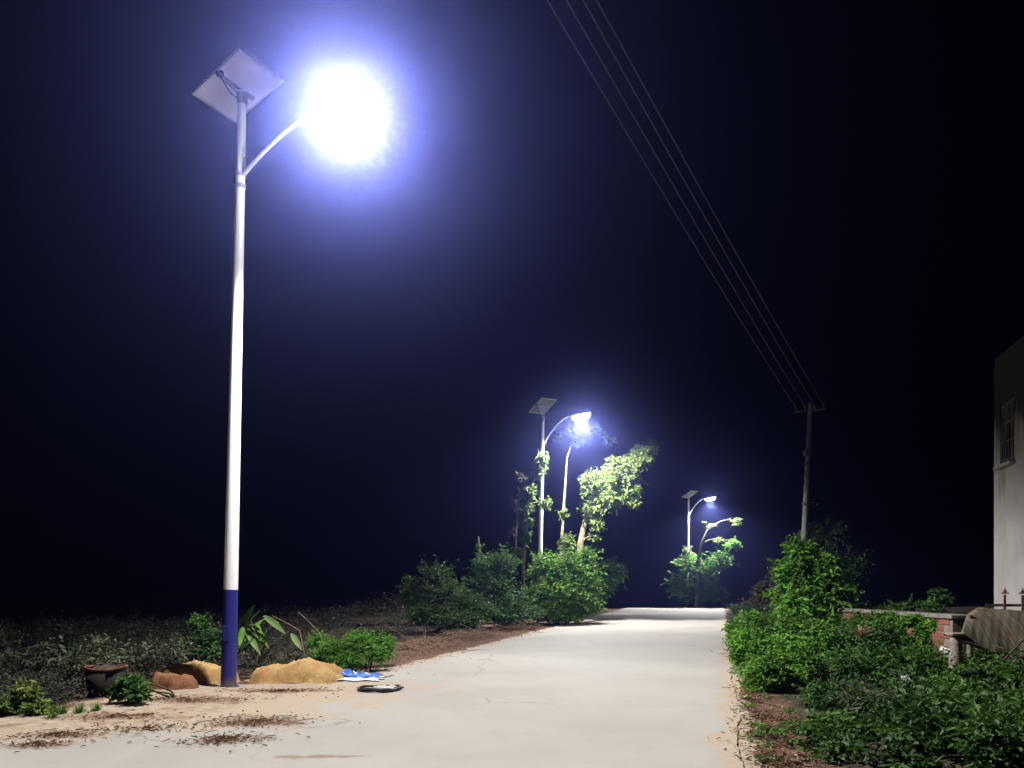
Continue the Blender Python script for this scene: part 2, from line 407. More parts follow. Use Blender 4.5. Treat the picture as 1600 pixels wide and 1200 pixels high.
def shrub(label, base, clumps, per, L, m, name='shrub', cat='shrub', group=None, stem='stem', r0=.012, **kw):
    base = Vector((base[0], base[1], gz(base[0], base[1])))
    o = empty(name, base, label, cat, group)
    f, tw = foliage('foliage', o, clumps, int(per*DENS), L*1.12, m, origin=tuple(base), **kw); f['kind'] = 'stuff'
    mb = MB(); branch_tubes(mb, base-Vector((0, 0, .03)), [c for c, r, w in clumps], r0, base)
    for s_, e_ in tw[::2]:
        mb.tube([Vector(s_)-base, Vector(e_)-base], [r0*.3, r0*.12], 3, False)
    mb.build('branches', M[stem], o)['kind'] = 'stuff'
    return o
def at_clumps(lst):
    """(x, y, Y, half width px, half height px, depth m, weight)"""
    out = []
    for x, y, Y, a, b, dz, w in lst:
        c = at(x, y, Y); out.append((tuple(c), (a*Y/FPX, dz, b*Y/FPX), w))
    return out

def dirt(x, y):
    d = np.zeros_like(np.asarray(x, float))
    for (px_, py_, rx, ry) in [(400, 1130, 95, .32), (350, 1158, 75, .22), (440, 1080, 100, .2), (300, 1095, 100, .3), (180, 1120, 100, .25), (100, 1150, 80, .2), (60, 1165, 70, .16), (500, 1185, 90, .08)]:
        c_ = gp(px_, py_); d = np.maximum(d, np.exp(-((x-c_.x)/(rx*c_.y/FPX))**2-((y-c_.y)/ry)**2))
    return d
# ------------------------------------------------------------------ THE SETTING
def axis(lo, hi, fine_lo, fine_hi, step, grow=1.18):
    a = list(np.arange(fine_lo, fine_hi+1e-6, step)); s = step; x = fine_hi
    while x < hi: s *= grow; x += s; a.append(x)
    s = step; x = fine_lo; b = []
    while x > lo: s *= grow; x -= s; b.append(x)
    return np.array(b[::-1]+a)
xs = axis(-900, 900, -8, 12, .09); ys = axis(-60, 1500, 3.5, 22, .09)
X, Y, F = grid(xs, ys)
Z = ground_h(X, Y)
dl = road_left(Y)-X; dr = X-road_right(Y)
sand = np.zeros_like(X); leftside = (dr < -.5)
sand = np.maximum(sand, leftside*smooth(2.1, 1.1, dl)*smooth(9.6, 9.0, Y))
sand = np.maximum(sand, .9*leftside*smooth(.75, .15, dl)*smooth(14, 10, Y))
sand = np.maximum(sand, .7*smooth(.25, .02, np.maximum(dl, dr)))
sand = np.maximum(sand, .6*smooth(.4, .05, dr)*smooth(8.5, 7, Y))
# bare sandy strip in front of the left undergrowth: its back edge runs from the pole to the left frame edge
back = 6.35+ (X+3.9)*.9*(X > -3.9) + np.where(X < -3.9, (X+3.9)*.35, 0)
sand = np.maximum(sand, smooth(.5, -.3, Y-np.clip(back, 4.5, 8.95))*(dr < -.5))
litter = np.maximum(leftside*smooth(3.2, .8, dl)*smooth(9.5, 11, Y), smooth(.9, .2, dr)*smooth(12, 6, Y))
litter = np.maximum(litter, .45*leftside*smooth(4, 1, dl))
tag(np_mesh('ground', np.stack([X, Y, Z], 1), F, M['ground'], attrs={'sand': sand, 'litter': litter, 'dirt': dirt(X, Y)}, smooth_=True), 'soil verge with sand and leaf litter beside the concrete road', None, None, 'structure')

# road slab: straight up to the crest, then bending left and down
def make_road():
    V = []; E = []; nx = 90
    ny = np.concatenate([np.arange(-14, 3.5, .5), np.arange(3.5, 14, .1), np.arange(14, 46, .35), np.arange(46, 75, .8)])
    for y in ny:
        xl = float(road_left(y)) if y > 4.2 else float(road_left(4.2))-.3
        xr = float(road_right(y)) if y > -1 else float(road_right(-1))
        if y > 46: b = (y-46)**2*.035; xl -= b; xr -= b
        amp = .07*fbm(y*1.0+3., 5.+y*0, 1.0)+.012*fbm(y, 9.+y*0, 6)
        amp2 = .06*fbm(y*1.0+30., 45.+y*0, 1.0)+.012*fbm(y, 79.+y*0, 6)
        xl += amp; xr += amp2
        for i in range(nx):
            u = i/(nx-1); u = u
            x = xl+(xr-xl)*u; dd = min(x-xl, xr-x)
            z = float(drop(x, y))+.007+.003*math.sin(x*.9+y*.35)
            V.append((x, y, z)); 
            e = max(0, 1-dd/(2.2 if u < .5 and y < 9.5 else .35))
            E.append(e)
        # edges turned down into the ground
    n = len(ny); F = [(j*nx+i, j*nx+i+1, (j+1)*nx+i+1, (j+1)*nx+i) for j in range(n-1) for i in range(nx-1)]
    b = len(V)
    for j in range(n):
        for k in (0, nx-1):
            x, y, z = V[j*nx+k]; V += [(x, y, z), (x+(-.02 if k == 0 else .02), y, z-.14)]; E += [1, 1]
    for j in range(n-1):
        q = b+4*j; F.append((q+1, q, q+4, q+5)); F.append((q+2, q+3, q+7, q+6))
    return tag(np_mesh('road', V, F, M['road'], attrs={'edge': E, 'dirt': dirt(np.array(V)[:, 0], np.array(V)[:, 1])}, smooth_=True), 'pale concrete village road running to a crest', None, None, 'structure')
make_road()

# haze volume added to imitate lens bloom and blue flare
def haze():
    mb = MB(); mb.box((0, 60, 3.4), (170, 170, 14.4))
    def b(nt, out):
        T = NT(nt); v = T.n('ShaderNodeVolumePrincipled')
        v.inputs['Color'].default_value = (.26, .31, 1, 1); v.inputs['Density'].default_value = .0034; v.inputs['Anisotropy'].default_value = .945
        T.l(v.outputs[0], out.inputs['Volume'])
    o = mb.build('haze', mat('bloom_haze', b)); tag(o, 'added thin blue haze imitating lens glow around the street lamps', None, None, 'stuff')
haze()

# ------------------------------------------------------------------ SOLAR STREET LAMPS
ROADWARD = Vector((1, -.25, 0)).normalized()
def lamp_light(name, I0, parent, loc, size, omni=.02, near=True):
    """batwing road optic: more light to the sides along the road, cut off behind the pole; one bare bulb's worth spills all round"""
    L = bpy.data.lights.new(name, 'POINT'); L.energy = 4*PI; L.shadow_soft_size = size; L.color = (1, 1, 1)
    L.use_nodes = True; nt = L.node_tree; T = NT(nt); em = [n for n in nt.nodes if n.type == 'EMISSION'][0]
    nrm = T.n('ShaderNodeTexCoord').outputs['Normal']
    sep = T.n('ShaderNodeSeparateXYZ'); T.l(nrm, sep.inputs[0])
    down = T.math('MULTIPLY', sep.outputs[2], LSIGN)
    dot = T.n('ShaderNodeVectorMath', operation='DOT_PRODUCT'); T.l(nrm, dot.inputs[0]); dot.inputs[1].default_value = tuple(-ROADWARD*LSIGN)
    dn = T.math('MAXIMUM', down, .02)
    bat = T.math('MINIMUM', T.math('POWER', T.math('MAXIMUM', down, .3), -2.6), 2.0 if near else 1.25)
    cut = T.mrange(down, *((.10, .44) if near else (.14, .45)))
    back = T.mrange(T.math('DIVIDE', dot.outputs['Value'], dn), *((-1.15, -.45) if near else (-2.3, -1.1)))
    tot = T.math('ADD', T.math('MULTIPLY', T.math('MULTIPLY', bat, cut), back), omni)
    T.l(T.math('MULTIPLY', tot, I0), em.inputs['Strength'])
    o = bpy.data.objects.new(name, L); COL.objects.link(o); o.parent = parent; o.location = loc
    return o
LSIGN = -1.0
def lens_mat(name, st):
    def b(nt, out):
        T = NT(nt); e = T.n('ShaderNodeEmission'); e.inputs[0].default_value = (1, .98, .96, 1); e.inputs[1].default_value = st
        T.l(e.outputs[0], out.inputs[0])
    return mat(name, b)
M['lens'] = lens_mat('lit_lens', 24); M['lens_far'] = lens_mat('lit_lens_far', 40)
def rect_panel(root, c, R, w, h, th=.035):
    """solar panel, centre c, rotation R, half sizes w, h (local z = up side)"""
    P = lambda x, y, z: Vector(c)+R@Vector((x, y, z))
    q = R.to_euler()
    mb = MB(); mb.box(P(0, 0, 0), (2*w-.03, 2*h-.03, .008), q); back = mb.build('panel_backsheet', M['panel_back' if root.location.y < 15 else 'panel_back_dim'], root)
    mb = MB(); mb.box(P(0, 0, .006), (2*w-.034, 2*h-.034, .003), q); mb.build('solar_cells', M['panel_cells'], root)
    mb = MB()
    for sx in (-1, 1): mb.box(P(sx*(w-.0075), 0, -.004), (.015, 2*h, th), q)
    for sy in (-1, 1): mb.box(P(0, sy*(h-.0075), -.0045), (2*w-.0305, .015, th-.001), q)
    for sy in (-1, 1): mb.box(P(0, sy*(h-.019), -.0205), (2*w-.031, .024, .002), q)
    mb.build('panel_frame', M['panel_frame'], root)
def street_lamp(label, base, top_z, panel_c, Rm, w, h, lamp_p, arm_z, split_z, I0, lean, rad=(.085, .047), group='solar street lamps along the road', jbox=True, size=.09, omni=.02, head_yaw=0.):
    base = Vector(base); root = empty('street_lamp', base, label, 'street lamp', group)
    rel = lambda p: Vector(p)-base
    axis_ = lambda z: Vector((lean*z, 0, z))
    def r(z): return rad[0]+(rad[1]-rad[0])*z/top_z
    zs = [0, .3, .7, split_z]
    mb = MB(); mb.tube([axis_(z) for z in zs], [r(z)+.0005 for z in zs], 20); lo = mb.build('lower_pole', M['pole_blue'], root)
    lo['label'] = 'blue painted foot of the pole'
    mb = MB(); mb.lathe([(.13, -.01), (.13, .012), (.088, .013)], seg=20); mb.build('base_plate', M['pole_blue'], root)
    for k in range(4):
        a = PI/4+k*PI/2; mb = MB(); mb.tube([(.108*math.cos(a), .108*math.sin(a), .0), (.108*math.cos(a), .108*math.sin(a), .032)], .009, 6); mb.build('bolt', M['galv'], root)
    mb = MB(); mb.box((0, -.0835, .62), (.07, .012, .17)); hd = mb.build('access_door', M['pole_blue'], root, bevel=.003)
    zs = [split_z+.0005]+list(np.linspace(split_z+.3, top_z, 14))
    mb = MB(); mb.tube([axis_(z) for z in zs], [r(z) for z in zs], 20); up = mb.build('pole', M['pole_white'], root)
    # tilt bracket below the panel
    pc = rel(panel_c); tp = axis_(top_z)
    mb = MB(); mb.tube([tp-Vector((0, 0, .14)), tp-Vector((0, 0, .02))], r(top_z)+.012, 16)
    for k in (-1, 1):
        a = pc+Rm@Vector((k*w*.5, 0, -.03)); mb.tube([tp-Vector((0, 0, .05)), a], .013, 6)
    mb.box(pc+Rm@Vector((0, 0, -.022)), (w*1.5, .05, .02), Rm.to_euler())
    mb.build('panel_bracket', M['galv'], root)
    rect_panel(root, pc, Rm, w, h)
    if jbox:
        a = pc+Rm@Vector(JB)
        mb = MB(); mb.lathe([(.001, -.035), (.04, -.033), (.046, -.02), (.046, -.004)], c=a, seg=16, rot=Rm.to_euler()); mb.build('junction_box', M['black_plastic'], root)
        mb = MB(); b_ = tp-Vector((0, 0, .1)); mid = a.lerp(b_, .5)-Vector((0, 0, .07))
        mb.tube([a-Rm@Vector((0, 0, .03)), a.lerp(mid, .6)-Vector((0, 0, .015)), mid, mid.lerp(b_, .6), b_], .007, 6); mb.build('panel_cable', M['black_plastic'], root)
    # arm
    L = rel(lamp_p); a0 = axis_(arm_z); hor = Vector((L.x-a0.x, L.y-a0.y, 0)); Hn = hor.normalized()
    end = L-Hn*.26
    pts = []
    for i in range(11):
        u = i/10; x = u; z = 1-(1-u)**1.9
        p = a0+Vector(((end.x-a0.x)*x, (end.y-a0.y)*x, (end.z+.03-a0.z)*z)); pts.append(p)
    mb = MB(); mb.tube(pts, [.024-.004*i/10 for i in range(11)], 12); mb.build('arm', M['pole_white'], root)
    for dz in (-.11, .02):
        mb = MB(); mb.lathe([(r(arm_z)+.003, 0), (r(arm_z)+.012, .002), (r(arm_z)+.012, .04), (r(arm_z)+.003, .042)], c=axis_(arm_z+dz), seg=16); mb.build('arm_clamp', M['galv'], root)
    for dz, uu in ((.22, 2), (.1, 1)):
        mb = MB(); q0 = axis_(arm_z+dz)+Hn*r(arm_z); q1 = pts[uu]; mb.tube([q0, q0.lerp(q1, .5)+Vector((0, 0, .03)), q1], .006, 6); mb.build('arm_stay', M['galv'], root)
    # head: wedge body over a domed lens, tilted up a little away from the pole
    yaw = math.atan2(Hn.y, Hn.x)+head_yaw; q = Euler((0, -math.radians(10), yaw)); Q = q.to_matrix()
    hb = MB(); n = 28
    prof = []
    for z, s in ((-.015, 1.0), (.02, 1.02), (.05, .9), (.068, .6)):
        prof.append([L+Q@Vector((.33*s*math.copysign(abs(math.cos(t))**.55, math.cos(t)), .15*s*math.copysign(abs(math.sin(t))**.55, math.sin(t)), z+.045)) for t in [2*PI*k/n for k in range(n)]])
    vs_ = [p for rr in prof for p in rr]
    fs = [(i*n+k, i*n+(k+1) % n, (i+1)*n+(k+1) % n, (i+1)*n+k) for i in range(3) for k in range(n)]+[tuple(3*n+k for k in range(n)), tuple(range(n))[::-1]]
    hb.add(vs_, fs, True); hb.build('lamp_head', M['galv'], root)
    lb = MB(); n = 28; rings = []; dp = .62 if base.y < 15 else 1.0
    for s, z in ((1, 0), (.98, -.05*dp), (.88, -.10*dp), (.64, -.14*dp), (.33, -.158*dp)):
        rings.append([L+Q@Vector((.30*s*math.copysign(abs(math.cos(t))**.7, math.cos(t)), .135*s*math.copysign(abs(math.sin(t))**.7, math.sin(t)), z+.03)) for t in [2*PI*k/n for k in range(n)]])
    vs_ = [p for rr in rings for p in rr]
    fs = [(i*n+k, (i+1)*n+k, (i+1)*n+(k+1) % n, i*n+(k+1) % n) for i in range(4) for k in range(n)]+[tuple(4*n+k for k in range(n))[::-1]]
    lb.add(vs_, fs, True); lb.build('lamp_lens', M['lens' if base.y < 15 else 'lens_far'], root)
    lamp_light('lamp_light', I0, root, L+Vector((0, 0, -.135 if base.y < 15 else -.2)), size, omni, base.y < 15)
    return root
def Rsol(a, b, c): return (Matrix.Rotation(a, 3, 'Z')@Matrix.Rotation(b, 3, 'X')@Matrix.Rotation(c, 3, 'Z'))
# local z of this solution points down: turn it about its own x axis so that z is the sky side
R1 = Rsol(.589, 2.916, -.368)@Matrix.Rotation(PI, 3, 'X')
JB = tuple(R1.transposed()@((at(343, 113, 8.95)-Vector((-3.086, 8.99, 6.744)))))
_n = R1@Vector((0, 0, 1)); _c = Vector((-3.086, 8.99, 6.744))
_d = (at(343, 113, 8.95)-Vector((0, 0, CAM_H))).normalized(); _t = _n.dot(_c-Vector((0, 0, CAM_H)))/_n.dot(_d)
JB = tuple(R1.transposed()@(Vector((0, 0, CAM_H))+_d*_t-_c)); JB = (JB[0], JB[1], -.004)
P1 = gp(357, 1073); Y1 = P1.y
street_lamp('nearest and tallest solar street lamp, white pole with a blue foot beside the sand heaps', (P1.x, P1.y, -.01), 6.69, _c, R1, .289, .434,
            at(541, 158, 8.2), at(382, 278, Y1).z, 1.10, 212, (380-357)/998, omni=.055)
Y2 = 25.5; b2 = Vector(((842-800)*Y2/FPX, Y2, 0)); b2.z = gz(b2.x, Y2)
R2 = Matrix.Rotation(.5, 3, 'Z')@Matrix.Rotation(-.35, 3, 'X')
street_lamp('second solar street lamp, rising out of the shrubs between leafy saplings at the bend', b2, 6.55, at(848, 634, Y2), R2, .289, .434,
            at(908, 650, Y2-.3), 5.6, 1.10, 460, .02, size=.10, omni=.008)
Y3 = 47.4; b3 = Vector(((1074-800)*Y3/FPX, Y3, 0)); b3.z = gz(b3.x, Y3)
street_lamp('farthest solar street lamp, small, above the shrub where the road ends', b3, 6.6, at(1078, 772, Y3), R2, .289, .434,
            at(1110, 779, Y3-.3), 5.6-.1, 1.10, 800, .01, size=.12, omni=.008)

# ------------------------------------------------------------------ UTILITY POLE AND CABLES
UY = 27.0; U0 = Vector(((1251-800)*UY/FPX, UY, 0)); U0.z = gz(U0.x, UY)
uo = empty('utility_pole', U0, 'tall thin concrete utility pole behind the right hand shrubs', 'utility pole')
lean = ((1266-1251)*UY/FPX)/7.2
mb = MB(); mb.tube([(0, 0, -.05), (lean*3, 0, 3), (lean*7.3, 0, 7.3)], [.12, .10, .075], 14); mb.build('pole_shaft', M['concrete_pole'], uo)
wd = Vector((.53, 1, 0)).normalized(); wp = Vector((wd.y, -wd.x, 0))
topc = Vector((lean*7.05, 0, 7.05))
mb = MB(); mb.box(topc, (1.02, .06, .06), Euler((0, 0, math.atan2(wp.y, wp.x)))); mb.build('crossarm', M['iron'], uo)
ends = []
for k in (-.46, -.16, .14, .42):
    p = topc+wp*k+Vector((0, 0, .04)); mb = MB()
    mb.lathe([(.012, 0), (.012, .05), (.035, .055), (.045, .075), (.028, .09), (.04, .11), (.02, .135), (.001, .14)], c=p, seg=12); mb.build('insulator', M['ceramic'], uo)
    ends.append(U0+p+Vector((0, 0, .12)))
for y_, dx in ((708, -.12), (728, -.05)):
    z = at(1252, y_, UY).z-U0.z; mb = MB(); mb.lathe([(.001, -.13), (.06, -.12), (.10, -.04), (.09, .05), (.05, .11), (.001, .13)], c=(lean*z+dx, -.12, z), seg=12); mb.build('insulator', M['concrete_pole'], uo)
z = at(1252, 787, UY).z-U0.z
mb = MB(); mb.lathe([(.11, -.05), (.13, -.05), (.13, .05), (.11, .05)], c=(lean*z, 0, z), seg=12)
mb.tube([(lean*z+.1, 0, z+.03), (lean*z+.34, -.02, z+.06), (lean*z+.4, -.02, z-.02), (lean*z+.3, -.02, z-.08), (lean*z+.1, 0, z-.05)], .018, 6); mb.build('bracket', M['iron'], uo)
starts = [855, 885, 911, 932]
wl = ['leftmost of the four overhead cables crossing the night sky', 'second overhead cable from the left in the night sky', 'third overhead cable from the left in the night sky', 'rightmost of the four overhead cables crossing the night sky']
for x0, e, lb in zip(starts, ends, wl):
    a = at(x0, 0, 8.7); d = e-a; pts = []
    for i in range(-26, 41):
        u = i/40*1.0; p = a+d*u; p.z += .32*(u*u-u)*(1 if u > 0 else .4); pts.append(p)
    mb = MB(); mb.tube(pts, .0095, 6); tag(mb.build('overhead_cable', M['wire']), lb, 'overhead cable', 'overhead cables')

# ------------------------------------------------------------------ HOUSE at the right edge
def house():
    C0 = Vector((12.05, 20.0, 0)); d = Vector((-.265, -1, 0)).normalized(); nrm = Vector((-d.y*-1, 0, 0))
    ang = math.atan2(d.y, d.x)            # local x runs from the far corner toward the camera, local y into the house
    root = empty('house', (C0.x, C0.y, gz(C0.x, C0.y)-.05), 'pale rendered two storey house at the right edge, windows with iron grilles', 'house', None, ang)
    # local frame: x along wall, +y = left of direction d; house body lies on the side away from the road
    inward = Vector((-math.sin(ang), math.cos(ang), 0)); s = 1 if inward.x > 0 else -1
    Lx, H, W, th = 12.0, 6.35, 9.0, .24
    wins = []
    for k, cx in enumerate((.95, 3.0, 5.4, 7.8, 10.2)): wins.append((cx-.5, cx+.5, 4.05, 5.6))
    for cx in (5.4, 10.2): wins.append((cx-.5, cx+.5, 1.0, 2.5))
    # wall with real openings: cut by cells
    xsb = sorted(set([0, Lx]+[w[0] for w in wins]+[w[1] for w in wins])); zsb = [-.3, 1.0, 2.5, 4.05, 5.6, H]
    mb = MB()
    def quad(a, b, c_, e): mb.add([a, b, c_, e], [(0, 1, 2, 3)])
    for i in range(len(xsb)-1):
        for j in range(len(zsb)-1):
            x0, x1, z0, z1 = xsb[i], xsb[i+1], zsb[j], zsb[j+1]
            hole = any(abs(w[0]-x0) < 1e-6 and abs(w[1]-x1) < 1e-6 and abs(w[2]-z0) < 1e-6 and abs(w[3]-z1) < 1e-6 for w in wins)
            if not hole: quad((x0, 0, z0), (x1, 0, z0), (x1, 0, z1), (x0, 0, z1))
            else:
                t = s*th
                quad((x0, 0, z0), (x1, 0, z0), (x1, t, z0), (x0, t, z0)); quad((x0, 0, z1), (x1, 0, z1), (x1, t, z1), (x0, t, z1))
                quad((x0, 0, z0), (x0, t, z0), (x0, t, z1), (x0, 0, z1)); quad((x1, 0, z0), (x1, t, z0), (x1, t, z1), (x1, 0, z1))
    W_ = s*W
    quad((0, 0, -.3), (0, W_, -.3), (0, W_, H), (0, 0, H)); quad((Lx, 0, -.3), (Lx, W_, -.3), (Lx, W_, H), (Lx, 0, H)); quad((0, W_, -.3), (Lx, W_, -.3), (Lx, W_, H), (0, W_, H))
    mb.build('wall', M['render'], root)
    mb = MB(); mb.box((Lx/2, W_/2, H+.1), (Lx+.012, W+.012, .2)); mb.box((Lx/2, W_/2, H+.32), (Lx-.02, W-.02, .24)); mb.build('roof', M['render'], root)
    for i, (x0, x1, z0, z1) in enumerate(wins):
        y = s*.13
        mb = MB()
        for xx in (x0+.03, x1-.03, (x0+x1)/2): mb.box((xx, y, (z0+z1)/2), (.055, .05, z1-z0-.004))
        for zz in (z0+.03, z1-.03, z0+(z1-z0)*.68): mb.box(((x0+x1)/2, y-s*.001, zz), (x1-x0-.004, .046, .055))
        f = mb.build('window', M['window_paint'], root)
        mb = MB(); mb.box(((x0+x1)/2, y+s*.03, (z0+z1)/2), (x1-x0-.05, .006, z1-z0-.05)); mb.build('pane', M['glass_dark'], f)
        mb = MB(); mb.box(((x0+x1)/2, -s*.05, z0-.035), (x1-x0+.16, .16, .07)); mb.build('sill', M['render'], f)
        mb = MB()
        for k in range(7):
            xx = x0+.06+(x1-x0-.12)*k/6; mb.box((xx, s*.035, (z0+z1)/2), (.014, .014, z1-z0-.01))
        for zz in (z0+.12, z0+.55, z0+1.0, z1-.1): mb.box(((x0+x1)/2, s*.034, zz), (x1-x0-.01, .017, .022))
        for k in range(3):          # scroll rings in the upper third
            for zz in (z0+1.12, z0+1.33):
                cx = x0+.2+.3*k; mb.tube([(cx+.08*math.cos(t), s*.02, zz+.08*math.sin(t)) for t in [2*PI*q/10 for q in range(11)]], .01, 4, False)
        mb.build('window_grille', M['window_paint'], f)['kind'] = 'stuff'
house()

# ------------------------------------------------------------------ BRICK GARDEN WALL, POST, SHEET, FENCE
def brick_wall():
    A = Vector((4.85, 12.2, 0)); B = Vector((4.92, 8.75, 0)); d = (B-A); Ln = d.length; ang = math.atan2(d.y, d.x)
    root = empty('brick_wall', (A.x, A.y, gz(A.x, A.y)-.06), 'low red brick garden wall with a mortar cap, overgrown by creepers', 'wall', None, ang)
    H = .86
    mb = MB(); mb.box((Ln/2, 0, H/2-.02), (Ln-.02, .19, H-.04)); mb.build('mortar_core', M['mortar'], root)
    bm_ = MB(); bm_.box((0, 0, 0), (.215, .10, .062)); proto = bm_.build('brick', M['brick'], root, bevel=.006)
    n = 0
    for c in range(11):
        for side in (-1, 1):
            k0 = 0
            x = .11+(.112 if c % 2 else 0)
            while x < Ln-.10:
                if side == 1 and x < Ln-1: x += .226; continue
                o = proto if n == 0 else proto.copy()
                if n: COL.objects.link(o); o.parent = root
                o.location = (x, side*(.052+rnd.uniform(0, .004)), .04+c*.0745); o.rotation_euler = (0, rnd.gauss(0, .006), rnd.gauss(0, .008)); n += 1
                x += .226
    mb = MB(); mb.box((Ln/2, 0, H-.012), (Ln+.03, .25, .045)); mb.build('wall_cap', M['cap'], root, bevel=.008)
brick_wall()
# stone post in front of the wall's near end
pp = at(1493, 1000, 8.3)
po = empty('stone_post', (pp.x, pp.y, gz(pp.x, pp.y)), 'short rough stone post under the left end of the brown sheet', 'post')
mb = MB(); mb.tube([(0, 0, -.05), (.004, 0, .2), (-.003, 0, .42), (0, .0, .56)], [.075, .07, .066, .05], 9); mb.build('post_body', M['stone'], po)
mb = MB(); mb.box((0, 0, .575), (.15, .15, .03)); mb.build('post_top', M['stone'], po, bevel=.01)
# weathered sheet draped over a frame
def sheet():
    o0 = at(1545, 1000, 8.4); base = Vector((o0.x, o0.y, gz(o0.x, o0.y)))
    root = empty('draped_sheet', base, 'weathered brown ribbed sheet sagging over the low wall beside the iron fence', 'sheet')
    nu, nv = 60, 26; V = []; th = .012
    for layer in (0, 1):
        for j in range(nv):
            v = j/(nv-1)
            for i in range(nu):
                u = i/(nu-1)
                # v=0 front hem, v=1 rear ridge; u=0 left end
                xpx = 1497+u*250+(1-v)*0+18*v*(1-u)
                ypx = (1-v)*(1000+26*math.sin(min(u*2.4, 1.0)*PI*.5)-18*max(0, u-.42)*2) + v*(947+10*min(1, u*2.2)-8*max(0, u-.45))
                ypx -= 6*math.sin(PI*v)
                if u < .06: ypx += (1-u/.06)*10*v
                Yd = 8.25+.5*v**1.2
                p = at(xpx, ypx, Yd)-base
                rib = .002*math.sin(i*1.9+v*3)+.003*math.sin(u*31+v*6.0)+.008*math.sin(v*5+u*6)
                p.y -= rib*1.5; p.z += rib*.6-layer*th
                V.append(p)
    F_ = []
    for layer in (0, 1):
        b = layer*nu*nv
        for j in range(nv-1):
            for i in range(nu-1):
                q = (b+j*nu+i, b+j*nu+i+1, b+(j+1)*nu+i+1, b+(j+1)*nu+i); F_.append(q if layer == 0 else q[::-1])
    b = nu*nv
    for i in range(nu-1):
        F_.append((i+1, i, b+i, b+i+1)); k = (nv-1)*nu; F_.append((k+i, k+i+1, b+k+i+1, b+k+i))
    for j in range(nv-1):
        F_.append((j*nu, (j+1)*nu, b+(j+1)*nu, b+j*nu)); k = nu-1; F_.append(((j+1)*nu+k, j*nu+k, b+j*nu+k, b+(j+1)*nu+k))
    mb = MB(); mb.add(V, F_, True); mb.build('sheet_cloth', M['thatch'], root)
    mb = MB(); mb.tube([at(1497, 1001, 8.24)-base, at(1520, 1006, 8.22)-base, at(1545, 1016, 8.2)-base], .012, 6); mb.build('hem_rail', M['iron'], root)
    for xx in (1515, 1640):
        mb = MB(); q = at(xx, 1000, 8.55)-base; mb.tube([(q.x, q.y, -.03), (q.x, q.y, .72)], .03, 8); mb.build('support_post', M['bark'], root)
sheet()
mb = MB(); a = at(1566, 1034, 8.0); b = at(1625, 975, 8.05)
c0 = Vector((a.x-.1, a.y, gz(a.x, a.y)))
mb.tube([Vector((-.06, .02, -.02)), a-c0, a.lerp(b, .5)-c0+Vector((0, 0, .008)), b-c0], [.014, .012, .011, .009], 7)
tag(mb.build('stick', M['iron'], None, loc=c0), 'thin dark stick leaning diagonally across the brown sheet', 'stick')
# iron fence
def fence():
    a = at(1541, 950, 9.25); ang = math.atan2(-.15, 1)
    root = empty('iron_fence', (a.x, a.y, gz(a.x, a.y)), 'rusty iron fence with spear finials in front of the house', 'fence', None, ang)
    z0 = 1.10-gz(a.x, a.y)
    pitch = 26*9.25/FPX*1.0
    m1 = MB(); m1.box((0, 0, z0/2-.035), (.022, .022, z0-.07))
    m1.box((0, 0, z0-.075), (.028, .022, .014))
    m1.box((0, 0, z0-.047), (.075, .018, .016))
    m1.lathe([(.006, -.045+z0), (.024, -.025+z0), (.010, z0-.008), (.001, z0+.02)], seg=8)
    p0 = m1.build('picket', M['iron'], root)
    for i in range(14):
        o = p0 if i == 0 else p0.copy()
        if i: COL.objects.link(o); o.parent = root
        o.location = ((i+1)*pitch, 0, rnd.uniform(-.006, .004)); o.rotation_euler = (0, rnd.gauss(0, .012), 0)
    for z in (z0-.19, .25):
        m2 = MB(); m2.box((7.5*pitch, .016, z), (15*pitch, .012, .03)); m2.build('rail', M['iron'], root)
fence()

# ------------------------------------------------------------------ SHRUBS AND CREEPERS, right side
SR = 'shrubs and creepers right of the road'
def gclump(x, y, z, rx, ry, rz, w): return ((x, y, z), (rx, ry, rz), w)
shrub('tall leafy shrub rising highest on the right side, below the utility pole', (4.4, 12.1), at_clumps([
    (1248, 858, 12.0, 24, 24, .25, .7), (1235, 895, 12, 30, 30, .35, .8), (1275, 890, 12.0, 34, 34, .4, 1.0), (1300, 925, 12, 36, 32, .4, 1.0), (1250, 940, 11.8, 50, 34, .5, 1.3), (1290, 975, 11.6, 55, 34, .5, 1.2), (1245, 985, 11.6, 55, 34, .5, 1.1)]),
    130, .075, M['leaf_green'], group=SR, r0=.02)
shrub('bright green bushy shrub at the concrete road edge on the right', (2.95, 9.2), at_clumps([
    (1190, 1000, 9.6, 42, 36, .5, 1.0), (1160, 1010, 9.2, 24, 30, .35, .7), (1225, 985, 9.8, 45, 32, .5, 1.0), (1200, 1045, 8.6, 40, 34, .4, 1.0), (1240, 1030, 8.8, 42, 38, .5, 1.1), (1270, 1000, 9.6, 45, 38, .5, 1.1), (1175, 965, 10.2, 24, 12, .5, .4), (1150, 985, 10, 16, 16, .4, .4)]),
    190, .05, M['leaf_green'], group=SR)
shrub('dense mid green creeper heap between the bright shrub and the brick wall', (4.2, 9.4), at_clumps([
    (1330, 1000, 9.6, 45, 36, .5, 1.0), (1320, 1045, 8.8, 48, 38, .5, 1.1), (1375, 1035, 8.8, 45, 36, .5, 1.0), (1430, 1040, 8.6, 42, 36, .4, 1.0), (1370, 990, 9.4, 36, 20, .35, .6)]),
    190, .05, M['leaf_bluegreen'], group=SR)
